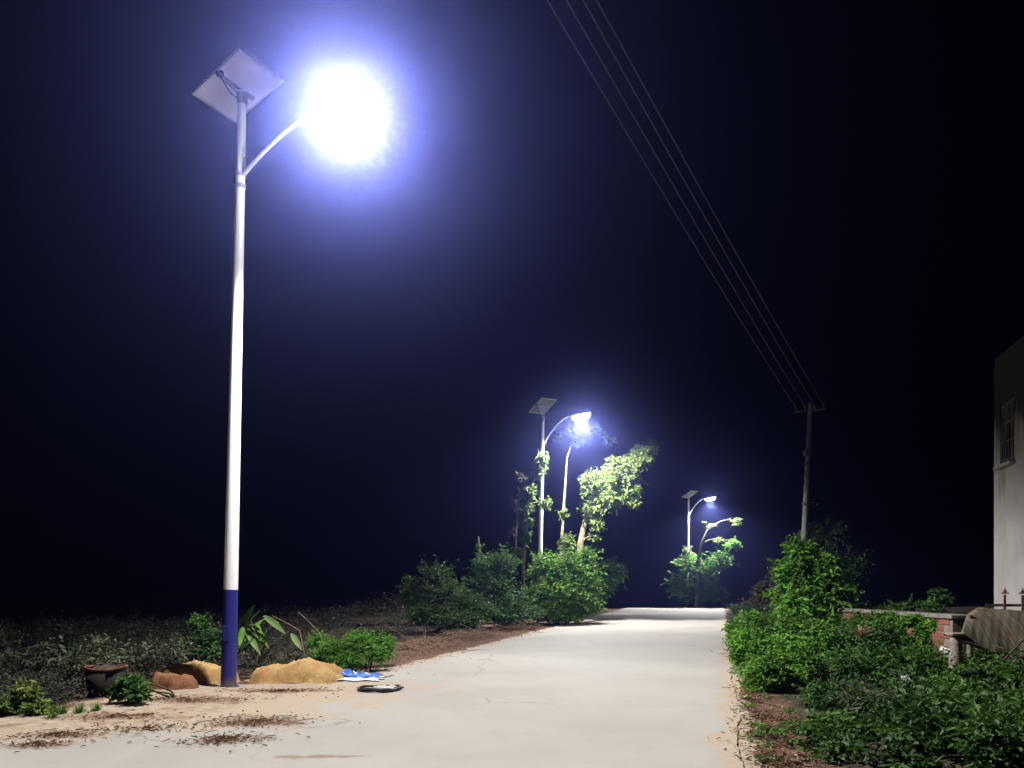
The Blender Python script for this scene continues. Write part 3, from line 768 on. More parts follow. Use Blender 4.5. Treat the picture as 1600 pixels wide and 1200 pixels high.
shrub('olive green creeper hanging over the front of the brick wall', (4.62, 10.0), at_clumps([
    (1372, 978, 10.4, 34, 24, .1, .8), (1415, 982, 9.8, 34, 24, .1, .8), (1452, 985, 9.3, 24, 24, .1, .6), (1455, 1010, 9.2, 20, 24, .1, .5), (1400, 1008, 9.6, 40, 22, .15, .7), (1345, 975, 10.9, 22, 20, .12, .9), (1395, 965, 10.0, 30, 10, .14, .9), (1440, 968, 9.4, 30, 9, .14, .9), (1465, 975, 9.15, 12, 18, .12, .6)]),
    210, .045, M['leaf_green'], group=SR, stem='stem')
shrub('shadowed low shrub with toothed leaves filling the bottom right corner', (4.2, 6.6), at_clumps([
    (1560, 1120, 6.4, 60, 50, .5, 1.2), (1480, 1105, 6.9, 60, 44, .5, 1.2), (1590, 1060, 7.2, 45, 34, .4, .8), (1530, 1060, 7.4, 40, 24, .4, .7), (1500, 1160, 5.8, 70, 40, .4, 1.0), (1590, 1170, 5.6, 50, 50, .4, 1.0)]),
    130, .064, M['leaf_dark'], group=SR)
shrub('dark trailing weeds spreading below the bright shrub on the right', (3.1, 7.0), at_clumps([
    (1290, 1090, 7.4, 48, 28, .4, 1.0), (1360, 1095, 7.2, 52, 36, .4, 1.1), (1420, 1090, 7.3, 46, 32, .4, 1.0), (1330, 1145, 6.2, 60, 30, .4, 1.0), (1410, 1155, 6.0, 60, 34, .4, 1.0), (1290, 1185, 5.6, 34, 22, .25, .5)]),
    120, .045, M['leaf_bluegreen'], group=SR)
shrub('small dark dry shrub behind the tall leafy shrub where the road edge ends', (6.2, 19.0), at_clumps([
    (1190, 925, 19, 22, 22, .5, .6), (1215, 905, 19, 24, 30, .5, .7), (1180, 940, 19, 26, 12, .5, .4)]), 60, .07, M['leaf_drab'], group=SR, stem='dry_stem')
shrub('wispy tall weed poking up above the brick wall cap', (5.35, 9.6), at_clumps([
    (1462, 925, 9.8, 12, 10, .1, .25), (1478, 938, 9.8, 14, 8, .1, .3), (1455, 945, 9.7, 12, 14, .1, .4), (1470, 958, 9.7, 14, 10, .1, .3)]), 26, .045, M['leaf_bluegreen'], name='weed', cat='weed', shell=.8)
shrub('thin straggling weeds in the gloom behind the brick wall', (5.3, 12.0), at_clumps([
    (1350, 948, 12.4, 24, 8, .3, .4), (1395, 948, 12.2, 30, 10, .3, .5), (1430, 945, 12.0, 18, 12, .3, .4), (1310, 945, 12.5, 14, 14, .3, .3)]), 40, .06, M['leaf_dark'], name='weed', cat='weed', shell=.7)
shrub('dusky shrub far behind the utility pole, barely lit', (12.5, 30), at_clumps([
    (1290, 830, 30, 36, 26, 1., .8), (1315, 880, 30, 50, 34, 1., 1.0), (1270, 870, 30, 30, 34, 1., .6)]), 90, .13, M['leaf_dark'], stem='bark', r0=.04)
cl = []; cl2 = []
for k in range(420):
    Yq = rnd.uniform(4.6, 12.5); X_ = float(road_right(Yq))+rnd.uniform(.30+max(0, 8-Yq)*.10, 4.2)
    if X_ > 4.75 and Yq > 8.6: continue
    pn = float(fbm(X_*1.0, Yq*1.0, 2.2))
    if pn < -.30: continue
    px_ = 800+X_*FPX/Yq
    if px_ > 1680: continue
    hh = rnd.uniform(.04, .13)+.17*smooth(.5, 1.4, X_-float(road_right(Yq)))*rnd.uniform(.1, 1)+.10*max(0, pn)
    (cl if Yq < 7.9 else cl2).append(((X_, Yq, gz(X_, Yq)+hh*.6), (rnd.uniform(.2, .38), rnd.uniform(.2, .35), hh), 1.0))
o, tw = foliage('ground_creeper', None, cl, 50, .062, M['leaf_dark'], nleaf=6, aspect=.6); tag(o, 'dark trailing ground creeper covering the verge at the lower right', None, None, 'stuff')
o, tw = foliage('ground_creeper', None, cl2, 60, .055, M['leaf_green'], nleaf=6, aspect=.55); tag(o, 'green ground creeper covering the verge below the shrubs', None, None, 'stuff')
cl = []
for k in range(160):
    Yq = rnd.uniform(12.5, 44); X_ = float(road_right(Yq))+rnd.uniform(.35, 5)
    cl.append(((X_, Yq, gz(X_, Yq)+.1), (rnd.uniform(.3, .7), .5, rnd.uniform(.1, .35)), 1.0))
o, tw = foliage('verge_weeds', None, cl, 40, .09, M['leaf_dark'], nleaf=6, aspect=.5); tag(o, 'dark weeds along the right verge toward the crest', None, None, 'stuff')
cl = []
for k in range(46):
    Yq = rnd.uniform(5.0, 11); X_ = float(road_right(Yq))+rnd.uniform(.05, .5)
    cl.append(((X_, Yq, gz(X_, Yq)+.02), (rnd.uniform(.05, .14), .12, rnd.uniform(.02, .06)), .5))
o, tw = foliage('edge_weeds', None, cl, 26, .035, M['leaf_green'], nleaf=5); tag(o, 'tiny weeds rooted along the right road edge', None, None, 'stuff')
cl = []
for k in range(60):
    Yq = rnd.uniform(5.2, 10); X_ = float(road_right(Yq))+rnd.uniform(.9, 4.0)
    cl.append(((X_, Yq, gz(X_, Yq)+rnd.uniform(.12, .34)), (rnd.uniform(.15, .35), .25, rnd.uniform(.08, .16)), 1.0))
o, tw = foliage('pale_weeds', None, cl, 10, .06, M['leaf_herb'], nleaf=4, aspect=.4, shell=.8); tag(o, 'sparse pale and yellowing weeds mixed into the right hand creepers', None, None, 'stuff')
# drooping dry grass tuft among the green
def tuft(label, base, n, h, m, spread=.5, name='grass_tuft', cat='grass tuft', w=.006):
    base = Vector((base[0], base[1], gz(base[0], base[1])+(base[2] if len(base) > 2 else 0))); V = []; F_ = []; T_ = []
    for i in range(n):
        a = rnd.uniform(0, 2*PI); r_ = rnd.uniform(0, .05); hh = h*rnd.uniform(.5, 1.1); sp = spread*rnd.uniform(.3, 1)*h
        dx, dy = math.cos(a), math.sin(a); b = len(V); tt = rnd.random(); ww = w*rnd.uniform(.6, 1.2)
        for k in range(5):
            u = k/4; x = r_+sp*u**1.6; z = hh*(u-.45*u*u*u*(spread*1.4)); q = ww*(1-u*.9)
            V += [(dx*x-dy*q, dy*x+dx*q, z), (dx*x+dy*q, dy*x-dx*q, z)]; T_ += [tt, tt]
            if k: F_.append((b+2*k-2, b+2*k-1, b+2*k+1, b+2*k))
    o = np_mesh(name, V, F_, m, attrs={'tint': T_}, loc=base); return tag(o, label, cat)
tuft('drooping dry straw tuft among the green creepers right of the road', (*at(1345, 985, 8.9).xy, .55), 70, .26, M['leaf_dry'], .9)

# white scrap, yellow leaf
def crumple(name, label, cat, c, size, m, seed=0, nu=18, nv=12, amp=.03, rz=0., curl=0., thick=.006, parent=None):
    c = Vector((c[0], c[1], c[2])); r_ = random.Random(seed); ph = [r_.uniform(0, 6) for _ in range(8)]
    V = []
    for layer in (0, 1):
        for j in range(nv):
            for i in range(nu):
                u = i/(nu-1)*2-1; v = j/(nv-1)*2-1
                ru = 1-.25*abs(math.sin(v*3+ph[0])); rv = 1-.3*abs(math.sin(u*2.6+ph[1]))
                x = u*size[0]/2*ru; y = v*size[1]/2*rv
                z = amp*(abs(math.sin(u*4+v*2+ph[2]))+.6*abs(math.sin(v*6-u*3+ph[3]))+.3*math.sin(u*11+ph[4]))+curl*max(0, -u)**2
                z *= (1-.55*max(abs(u), abs(v))**3)
                V.append(Vector((x, y, z+thick*(1-layer))))
    F_ = []; N_ = nu*nv
    for layer in (0, 1):
        for j in range(nv-1):
            for i in range(nu-1):
                q = (layer*N_+j*nu+i, layer*N_+j*nu+i+1, layer*N_+(j+1)*nu+i+1, layer*N_+(j+1)*nu+i); F_.append(q if layer == 0 else q[::-1])
    for i in range(nu-1): F_ += [(i+1, i, N_+i, N_+i+1), ((nv-1)*nu+i, (nv-1)*nu+i+1, N_+(nv-1)*nu+i+1, N_+(nv-1)*nu+i)]
    for j in range(nv-1): F_ += [(j*nu, (j+1)*nu, N_+(j+1)*nu, N_+j*nu), ((j+1)*nu+nu-1, j*nu+nu-1, N_+j*nu+nu-1, N_+(j+1)*nu+nu-1)]
    mb = MB(); mb.add(V, F_, False); o = mb.build(name, m, parent, loc=c); o.rotation_euler = (0, 0, rz)
    if parent is None: tag(o, label, cat)
    return o
o = crumple('plastic_scrap', 'white plastic scrap hanging on the creepers beside the stone post', 'scrap', at(1477, 1018, 8.2), (.13, .08), M['scrap'], 3, amp=.02); o.rotation_euler = (.7, .5, -.3)
o = crumple('plastic_scrap', 'pale torn plastic scrap lying low among the weeds right of the road', 'scrap', at(1413, 1062, 7.2), (.10, .07), M['pale_cloth'], 5, amp=.02); o.rotation_euler = (.6, .1, .4)

# ------------------------------------------------------------------ LEFT SIDE: heaps, tub, litter objects
def heap(label, x0, x1, yb, h, m, seed, name='sand_heap', cut=False, depth=.9):
    """irregular heap standing along the image row yb between two picture columns"""
    A = gp(x0, yb); B = gp(x1, yb); c = (A+B)/2; c.y += depth*.45; hw = (B.x-A.x)/2
    nx, ny = 90, 44; V = []; 
    for j in range(ny):
        for i in range(nx):
            u = (i/(nx-1)*2-1)*1.25; v = (j/(ny-1)*2-1)*1.7
            x = u*hw; y = v*depth*.4
            bump_ = fbm(x*3+seed*7., y*3+seed*3., 1.2)
            r2 = abs(u)**4.5+abs(v)**2.4*(1+.3*math.sin(u*5+seed))
            e = max(0, 1-r2-.12*bump_)
            z = h*min(1, (1.35*e)**.62)*(.92+.13*math.sin(u*4.1+seed)+.10*fbm(x+seed*5., y, 5)+.05*fbm(x+seed*2., y, 14))
            if cut: z *= smooth(-1, -.15, v+.4*u) if False else 1
            z += .006*fbm(x+seed, y, 26)+(.032*fbm(x*1.3+seed, y+2., 7)+.022*abs(fbm(x*2+seed, y*2+2., 15)))*min(1, 3*e)
            V.append((x, y, z if e > 0 else -.03))
    F_ = [(j*nx+i, j*nx+i+1, (j+1)*nx+i+1, (j+1)*nx+i) for j in range(ny-1) for i in range(nx-1)]
    o = np_mesh(name, V, F_, m, smooth_=True, loc=(c.x, c.y, gz(c.x, c.y)-.005)); return tag(o, label, 'sand heap', 'sand heaps beside the pole foot')
heap('long yellow sand heap just right of the blue pole foot', 374, 530, 1068, .215, M['sand'], 1.0, depth=.95)
heap('smaller yellow sand heap left of the blue pole foot', 232, 356, 1068, .235, M['sand'], 2.3, depth=.7)
o = heap('low reddish earth clod against the left end of the smaller sand heap', 225, 300, 1080, .13, M['earth'], 4.1, name='earth_clod', depth=.35); o['category'] = 'earth clod'; del o['group']
# tub
tb = gp(165, 1088); tb.z = gz(tb.x, tb.y)-.03
to = empty('round_tub', tb, 'dark round tub with a rusty red rim, left of the sand heaps', 'tub')
mb = MB(); mb.lathe([(.001, .06), (.19, .06), (.205, .33), (.222, .335), (.19, .02), (.17, 0), (.001, 0)][::-1], seg=28); mb.build('tub_body', M['tub'], to)
mb = MB()
mb.tube([(.226*math.cos(t)*(1+.03*math.sin(3*t)), .226*math.sin(t), .345+.012*math.sin(2*t+1)) for t in [2*PI*k/30 for k in range(31)]], .017, 7, False); mb.build('tub_rim', M['soil_dark'], to)
mb = MB(); mb.lathe([(.001, .385), (.06, .37), (.14, .345), (.2, .31)], seg=20); mb.build('tub_fill', M['ground'], to)
to.scale = (.86, .86, .9)
# blue sheet
bs = gp(566, 1062); bo = empty('blue_sack', (bs.x, bs.y, .012), 'crumpled blue plastic sack lying on the concrete edge beside the sand heap', 'sack')
c1 = crumple('sack_sheet', '', '', (-.04, .12, .012), (.54, .46), M['blue_sheet'], 8, 26, 20, .026, -.12, .10, parent=bo)
c2 = crumple('sack_lining', '', '', (.0, -.06, .004), (.60, .55), M['white_lining'], 11, 22, 14, .010, -.1, 0., parent=bo)
mb = MB(); mb.tube([(.12, -.10, .018), (.24, -.06, .02), (.37, .04, .035)], .007, 6); s_ = mb.build('stick', M['dry_stem']); s_.location = (bs.x, bs.y, .012); tag(s_, 'thin brown stick lying at the right end of the blue sack', 'stick')
# black pouch
bp = gp(592, 1080); bo = empty('pouch', (bp.x, bp.y, .014), 'flat black open pouch with a white lining lying on the road', 'pouch')
mb = MB(); pts = []; rr = []
for k in range(29):
    t = 2*PI*k/28; x = .215*math.cos(t)*(1+.08*math.sin(2*t)); y = .22*math.sin(t)*(1+.2*math.sin(t+1.2)); pts.append((x, y, .018+.008*math.sin(3*t))); rr.append(.014+.012*max(0, -math.sin(t-.3))+.003*math.sin(5*t))
mb.tube(pts, rr, 8, False); mb.tube([(.17, -.03, .02), (.22, -.045, .024), (.27, -.02, .03)], [.018, .014, .010], 7); mb.build('pouch_rim', M['black_plastic'], bo)
crumple('pouch_lining', '', '', (.05, .02, .010), (.26, .30), M['pale_cloth'], 14, 16, 12, .02, .0, 0., parent=bo)

# fallen leaves one can pick out on the right road edge
for (x, y, sz, rz, mm, lab) in [(1160, 1080, .16, .4, 'leaf_fallen', 'large yellow fallen leaf on the right road edge beside the bright shrub'), (1163, 1094, .13, 1.2, 'leaf_fallen_pale', 'pale beige fallen leaf just in front of the large yellow one'), (1236, 1192, .10, 2.1, 'leaf_fallen_pale', 'pale fallen leaf in the litter at the bottom edge right of the road')]:
    p = gp(x, y); n_ = 8; V = []; F_ = []
    for i in range(n_):
        u = i/(n_-1); w = sz*.32*math.sin(PI*min(1, u*.94+.04))**.8
        V += [(u*sz-sz/2, -w, .030+.02*math.sin(u*5)), (u*sz-sz/2, 0, .012+.02*math.sin(u*5)), (u*sz-sz/2, w, .034+.02*math.sin(u*5+1))]
        if i: b_ = 3*i-3; F_ += [(b_, b_+3, b_+4, b_+1), (b_+1, b_+4, b_+5, b_+2)]
    o = np_mesh('fallen_leaf', V, F_, M[mm], attrs={'tint': [.5]*len(V)}, smooth_=True, loc=(p.x, p.y, gz(p.x, p.y)+.008)); o.rotation_euler = (0, 0, rz); tag(o, lab, 'fallen leaf')
# big leaved plant beside the pole: each leaf a part
def big_leaf(root, base, tip, side_w, m, droop=.1, fold=.25, twist=0.):
    base = Vector(base); tip = Vector(tip); d = tip-base; L = d.length; n = 9
    s = d.cross(Vector((0, 0, 1))).normalized(); s = (Matrix.Rotation(twist, 3, d.normalized())@s); up = s.cross(d).normalized()
    V = []; F_ = []
    for i in range(n):
        u = i/(n-1); w = side_w*math.sin(PI*min(1, u*.92+.06))**.75*(1-.25*u); c = base+d*u+Vector((0, 0, -droop*L*u*u+droop*L*u*.6))
        V += [c+s*w+up*w*fold, c+s*w*.5+up*w*fold*.35, c, c-s*w*.5+up*w*fold*.35, c-s*w+up*w*fold]
        if i:
            b = (i-1)*5
            for k in range(4): F_.append((b+k, b+k+1, b+k+6, b+k+5))
    return np_mesh('leaf', V, F_, m, root, {'tint': [rnd.random()]*len(V)}, True)
b0 = gp(400, 1050); b0.z = gz(b0.x, b0.y)
pr = empty('broadleaf_plant', b0, 'broad leaved young plant with drooping pale leaf tips just right of the pole', 'plant')
def q(x, y, Y=10.3): return at(x, y, Y)-b0
stems = [((402, 1035), (398, 1000), (392, 968)), ((404, 1035), (415, 1005), (424, 975)), ((404, 1036), (425, 1010), (452, 985)), ((402, 1036), (388, 1010), (378, 990))]
for st in stems:
    mb = MB(); mb.tube([q(*p) for p in st], [.012, .009, .005], 6); mb.build('stem', M['stem'], pr)
for (x0, y0, x1, y1, w, mm, tw, Yq) in [
    (378, 985, 398, 942, .09, 'leaf_dark', .2, 10.5), (392, 968, 372, 996, .06, 'leaf_green', .5, 10.2), (392, 970, 408, 952, .05, 'leaf_bluegreen', .3, 10.4),
    (412, 962, 446, 988, .055, 'leaf_pale', .9, 10.1), (410, 968, 436, 972, .05, 'leaf_green', .3, 10.2), (455, 990, 472, 1014, .05, 'leaf_pale', 1.0, 10.0),
    (385, 985, 400, 1012, .055, 'leaf_green', .6, 10.0), (390, 980, 408, 1000, .05, 'leaf_yellow', .2, 10.0), (388, 992, 405, 1018, .05, 'leaf_pale', .8, 9.95),
    (380, 980, 374, 1008, .05, 'leaf_green', -.4, 10.0), (395, 985, 412, 990, .05, 'leaf_green', .1, 10.1), (424, 975, 410, 998, .04, 'leaf_green', .5, 10.1), (385, 978, 402, 976, .045, 'leaf_yellow', .2, 10.0)]:
    a = q(x0, y0, Yq+.06); b = q(x1, y1, Yq-.06); big_leaf(pr, a, b, w*.85, M[mm], .12, .3, tw)
for k in range(26):
    x0 = rnd.gauss(392, 12); y0 = rnd.gauss(990, 11); a_ = rnd.uniform(0, 2*PI); l_ = rnd.uniform(14, 26)
    a = q(x0, y0, 10.1+rnd.uniform(-.15, .2)); b = q(x0+l_*math.cos(a_), y0+abs(l_*math.sin(a_))*.8, 10.1+rnd.uniform(-.2, .2))
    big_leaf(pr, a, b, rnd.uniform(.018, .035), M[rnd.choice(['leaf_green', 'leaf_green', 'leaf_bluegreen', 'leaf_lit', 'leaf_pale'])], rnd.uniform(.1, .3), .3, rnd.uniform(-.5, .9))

SL = 'undergrowth left of the road'
shrub('low bright green herb clump between the sand heap and the road', (-1.95, 11.0), at_clumps([
    (520, 1015, 10.9, 34, 20, .35, .9), (560, 1005, 11.0, 36, 22, .4, 1.0), (595, 1005, 11.2, 28, 20, .35, .7), (540, 1030, 10.3, 30, 14, .25, .6), (590, 1022, 10.6, 24, 12, .25, .4), (500, 1000, 11.4, 22, 16, .3, .4)]),
    200, .045, M['leaf_green'], name='herb_clump', cat='herb clump', aspect=.4)
shrub('dark blue green shrub just left of the blue pole foot', (-4.1, 10.6), at_clumps([
    (310, 975, 10.6, 16, 18, .2, .5), (325, 1000, 10.6, 28, 24, .3, 1.0), (300, 1015, 10.6, 24, 22, .3, .8), (345, 1020, 10.5, 18, 18, .3, .6)]), 100, .05, M['leaf_bluegreen'])
shrub('small leafy bush in front of the dark round tub', (-3.35, 7.9+.1), at_clumps([
    (205, 1068, 7.6, 22, 16, .12, .8), (190, 1078, 7.6, 18, 14, .12, .6), (215, 1082, 7.5, 18, 12, .12, .5)]), 75, .05, M['leaf_bluegreen'])
shrub('yellow green weed at the left frame edge, on the rim of the sand', (-4.5, 7.1), at_clumps([
    (40, 1088, 7.0, 18, 26, .15, .9), (15, 1105, 6.9, 24, 22, .2, .8), (62, 1108, 6.9, 18, 16, .15, .5)]), 75, .05, M['leaf_yellow'], name='weed', cat='weed')
for i, (x, y) in enumerate(((98, 1118), (125, 1116), (150, 1112), (82, 1124))):
    g = gp(x, y); tuft(['short green grass tuft beside the yellow green weed', 'fuller green grass tuft in the row below the dark tub', 'rightmost green grass tuft below the dark tub', 'lowest green grass tuft at the sand edge on the left'][i], (g.x, g.y), 60, .13, M['leaf_green'], .5, w=.004)

def scatter(name, label, regions, L, m, kind='stuff', up=3.5, lift=.006, aspect=.5):
    Ps = []; 
    for (cx, cy_, rx, ry, n, ang) in regions:
        r_ = np.abs(rng.normal(size=n))*.62; t = rng.uniform(0, 2*PI, n)
        x = r_*np.cos(t)*rx*(1+.3*rng.normal(size=n)*.5); y = r_*np.sin(t)*ry
        ca, sa = math.cos(ang), math.sin(ang); Ps.append(np.stack([cx+x*ca-y*sa, cy_+x*sa+y*ca], 1))
    P = np.concatenate(Ps); on = (P[:, 0] > road_left(P[:, 1])-.02) & (P[:, 0] < road_right(P[:, 1]))
    z = np.where(on, .013+drop(P[:, 0], P[:, 1]), ground_h(P[:, 0], P[:, 1]))+lift*rng.uniform(.3, 1.5, len(P))
    P = np.column_stack([P, z]); n = len(P)
    D = rng.normal(size=(n, 3)); D[:, 2] *= .25; N = rng.normal(size=(n, 3))*.5; N[:, 2] += up
    Lq = L*rng.uniform(.4, 1.3, n); V, F_ = leaf_arrays(P, D, N, Lq, Lq*aspect)
    o = np_mesh(name, V, F_, m, attrs={'tint': np.repeat(rng.uniform(0, 1, n), 6)}); return tag(o, label, None, None, kind)
def g2(x, y): p = gp(x, y); return p.x, p.y
regs = []
for (x, y, rxp, ry, n) in [(400, 1130, 85, .3, 520), (350, 1158, 65, .2, 380), (440, 1080, 90, .16, 350), (300, 1095, 90, .25, 350), (180, 1120, 90, .22, 300), (100, 1150, 70, .18, 250), (60, 1165, 60, .14, 200), (230, 1140, 100, .3, 220)]:
    cx, cy_ = g2(x, y); regs.append((cx, cy_, rxp*cy_/FPX, ry, n, .1))
for (x, y, rxp, ry, n) in [(1200, 1150, 40, .5, 1100), (1172, 1090, 22, .7, 700), (1215, 1190, 45, .3, 700), (1190, 1120, 30, .5, 600), (1145, 1030, 10, 1.2, 220), (1240, 1130, 50, .5, 500)]:
    cx, cy_ = g2(x, y); regs.append((cx, cy_, rxp*cy_/FPX, ry, n, -.25))
for Yq in np.arange(10.2, 30, 1.0): regs.append((float(road_left(Yq))-.75, Yq, .8, .7, 420, -.2))
scatter('leaf_litter', 'brown fallen leaves and needles strewn along both road edges', regs, .042, M['leaf_dry'], aspect=.32)
# pebbles along both edges
mb = MB()
for (cx, cy_, rx, ry, n, a_) in regs[:13]+[(-2.6, 8.0, 1.6, 1.3, 900, 0), (-3.2, 6.6, 1.2, .8, 500, 0)]:
    for k in range(n//16):
        x = cx+rnd.uniform(-1.4, 1.4)*rx; y = cy_+rnd.uniform(-1.6, 1.6)*ry
        if x > float(road_left(y))+1.0 and x < road_right(y)-.12: continue
        z = max(gz(x, y), .012 if float(road_left(y)) < x < road_right(y) else -9); q_ = rnd.uniform(.004, .013)
        mb.lathe([(q_*.3, -q_*.3), (q_, 0), (q_*.7, q_*.55), (q_*.1, q_*.75)], c=(x, y, z), seg=5)
tag(mb.build('pebbles', M['stone']), 'small pebbles and crumbs of soil scattered on the sandy verge', None, None, 'stuff')
# twigs
mb = MB()
for (cx, cy_, rx, ry, n, a_) in regs:
    for k in range(max(3, n//(22 if cy_ > 9.5 else 55))):
        x = cx+rnd.uniform(-1, 1)*rx; y = cy_+rnd.uniform(-1, 1)*ry; z = max(gz(x, y), .014+float(drop(x, y)) if float(road_left(y)) < x < road_right(y) else -9)+.008
        t = rnd.gauss(0, .7); l = rnd.uniform(.05, .32 if cy_ > 9.5 else .17); p = Vector((x, y, z)); e = Vector((math.cos(t), math.sin(t), 0))*l
        mb.tube([p, p+e*.5+Vector((0, 0, .008)), p+e], [.003, .0035, .0015], 4, False)
tag(mb.build('twigs', M['dry_stem']), 'thin dry twigs lying in the leaf litter', None, None, 'stuff')
# dry dead stalk heaps on the left verge, each a thing
for i, (x, y, Yq, wpx, lab) in enumerate([(665, 1000, 14.5, 50, 'heap of dry red brown brush at the verge beyond the herb clump'), (740, 990, 18, 46, 'heap of dry brush farther along the left verge, below the dim shrubs'), (800, 978, 21.5, 34, 'small heap of dry brush near the foot of the lit shrub')]):
    base = Vector(((x-800)*Yq/FPX, Yq, 0)); base.z = gz(base.x, base.y)
    root = empty('brush_heap', base, lab, 'brush heap', 'dry brush heaps on the left verge')
    mb = MB()
    for k in range(170):
        px_, py_ = rnd.gauss(0, .5)*wpx*Yq/FPX, rnd.gauss(0, .55); hz = max(.02, .16*(1-(px_/(wpx*Yq/FPX))**2)); t = rnd.uniform(0, PI); l = rnd.uniform(.15, .6); z = rnd.uniform(0, hz)
        e = Vector((math.cos(t), math.sin(t)*.8, rnd.gauss(0, .22)))*l; p = Vector((px_, py_, z)); mb.tube([p, p+e*.5+Vector((0, 0, rnd.uniform(0, .04))), p+e], [.005, .004, .002], 4, False)
    mb.build('stalks', M['dry_stem'], root)['kind'] = 'stuff'
    clumps = [((base.x+rnd.gauss(0, .3), base.y+rnd.gauss(0, .3), base.z+.08), (wpx*Yq/FPX*.8, .6, .12), 1.0) for _ in range(3)]
    foliage('dead_leaves', root, clumps, 70, .055, M['leaf_dry'], origin=tuple(base), nleaf=5, aspect=.35)

# dark undergrowth far left: stuff, uncountable
cl = []
for k in range(330):
    x = rnd.uniform(-60, 345); Yq = rnd.uniform(8.8, 19)
    X_ = (x-800)*Yq/FPX
    if X_ > float(road_left(Yq))-1.9: continue
    if Yq < 9.4+max(0, (x-140))*.006: continue
    cl.append(((X_, Yq, gz(X_, Yq)+rnd.uniform(.06, .22)), (rnd.uniform(.2, .5), rnd.uniform(.25, .5), rnd.uniform(.10, .34)), 1.0))
for k in range(90):
    x = rnd.uniform(-60, 150); Yq = rnd.uniform(7.5, 9.2); X_ = (x-800)*Yq/FPX
    if x > 110 and Yq < 8.9: continue
    cl.append(((X_, Yq, gz(X_, Yq)+rnd.uniform(.03, .10)), (rnd.uniform(.15, .35), .25, rnd.uniform(.06, .16)), .6))
o, tw = foliage('undergrowth', None, cl, 42, .055, M['leaf_drab'], nleaf=6, aspect=.35, up=.2, droop=.0); tag(o, 'grey brown weeds and dry undergrowth on the dark left field', None, None, 'stuff')
cl = []
for k in range(260):
    Yq = rnd.uniform(13, 40); x = rnd.uniform(-80, 860); X_ = (x-800)*Yq/FPX
    if X_ > float(road_left(Yq))-1.9: continue
    hz = rnd.uniform(.15, .4)*(1+1.1*smooth(520, 650, x)*smooth(17, 20, Yq))
    cl.append(((X_, Yq, gz(X_, Yq)+hz*.7), (rnd.uniform(.4, 1.0), .6, hz), 1.2))
for k in range(40):
    Yq = rnd.uniform(10.6, 14); x = rnd.uniform(380, 560); X_ = (x-800)*Yq/FPX
    cl.append(((X_, Yq, gz(X_, Yq)+rnd.uniform(.02, .12)), (rnd.uniform(.2, .5), .4, rnd.uniform(.06, .16)), .8))
o, tw = foliage('field_weeds', None, cl, 30, .08, M['leaf_drab'], nleaf=6, aspect=.35, up=.2, droop=.0); tag(o, 'dim tangled weeds on the field behind the lamp pole', None, None, 'stuff')
cl = []
for k in range(120):
    x = rnd.uniform(-60, 345); Yq = rnd.uniform(8.6, 15); X_ = (x-800)*Yq/FPX
    if X_ > float(road_left(Yq))-2.0: continue
    cl.append(((X_, Yq, gz(X_, Yq)+rnd.uniform(.15, .4)), (rnd.uniform(.1, .3), .2, rnd.uniform(.10, .28)), 1.0))
o, tw = foliage('field_herbs', None, cl, 13, .065, M['leaf_herb'], nleaf=6, aspect=.5, up=.6, shell=.6); tag(o, 'scattered broad leaved herbs among the dry weeds on the left field', None, None, 'stuff')
# two dry stalks behind the broadleaf plant
for i, (a, b, lab) in enumerate([((466, 956), (500, 990), 'thin bare stalk leaning left above the herb clump'), ((425, 962), (468, 985), 'thin bare stalk arching behind the broad leaved plant')]):
    A = at(*b, 11.2); B = at(*a, 11.2); base = Vector((A.x+.12, A.y, gz(A.x, A.y))); mb = MB()
    mb.tube([(0, 0, -.02), A-base, A.lerp(B, .5)-base+Vector((0, 0, .01)), B-base], [.007, .006, .005, .003], 6); tag(mb.build('dry_stalk', M['dry_stem'], None, loc=base), lab, 'stalk')

# ------------------------------------------------------------------ MIDDLE DISTANCE: shrubs, saplings, tree
DM = 'dim shrubs along the left of the road'
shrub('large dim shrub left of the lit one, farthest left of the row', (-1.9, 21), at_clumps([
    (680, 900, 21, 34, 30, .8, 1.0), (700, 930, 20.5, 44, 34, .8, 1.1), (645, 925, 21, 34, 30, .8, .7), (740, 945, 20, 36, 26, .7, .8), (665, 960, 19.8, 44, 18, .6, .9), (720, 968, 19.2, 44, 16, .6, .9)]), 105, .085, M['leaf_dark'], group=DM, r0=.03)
shrub('dim shrub with upright tips next to the slim sapling', (-.3, 23), at_clumps([
    (760, 885, 23, 30, 34, .8, .9), (775, 920, 22.5, 40, 36, .8, 1.2), (790, 880, 23, 22, 26, .7, .6), (805, 945, 22, 34, 26, .7, .8), (745, 915, 22.5, 30, 26, .6, .7), (765, 955, 21.5, 34, 16, .6, .8), (790, 962, 21.5, 30, 14, .6, .8)]), 110, .085, M['leaf_bluegreen'], group=DM, r0=.03)
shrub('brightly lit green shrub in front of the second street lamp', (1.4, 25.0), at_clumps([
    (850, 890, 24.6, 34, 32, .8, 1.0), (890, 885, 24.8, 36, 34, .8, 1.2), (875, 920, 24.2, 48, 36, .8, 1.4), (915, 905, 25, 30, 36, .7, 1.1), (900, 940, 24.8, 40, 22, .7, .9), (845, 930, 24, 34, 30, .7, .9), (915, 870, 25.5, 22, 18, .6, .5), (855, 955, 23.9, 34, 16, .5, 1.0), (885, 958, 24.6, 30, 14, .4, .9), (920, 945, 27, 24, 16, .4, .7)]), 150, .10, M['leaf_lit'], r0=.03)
shrub('shaded blue green bush to the right of the lit shrub, by the dark gap', (3.9, 36), at_clumps([
    (945, 890, 36, 24, 20, .8, .8), (965, 895, 36, 18, 18, .6, .6), (945, 915, 36, 24, 18, .6, .6), (930, 938, 36, 24, 14, .6, .6)]), 90, .12, M['leaf_bluegreen'], r0=.03)
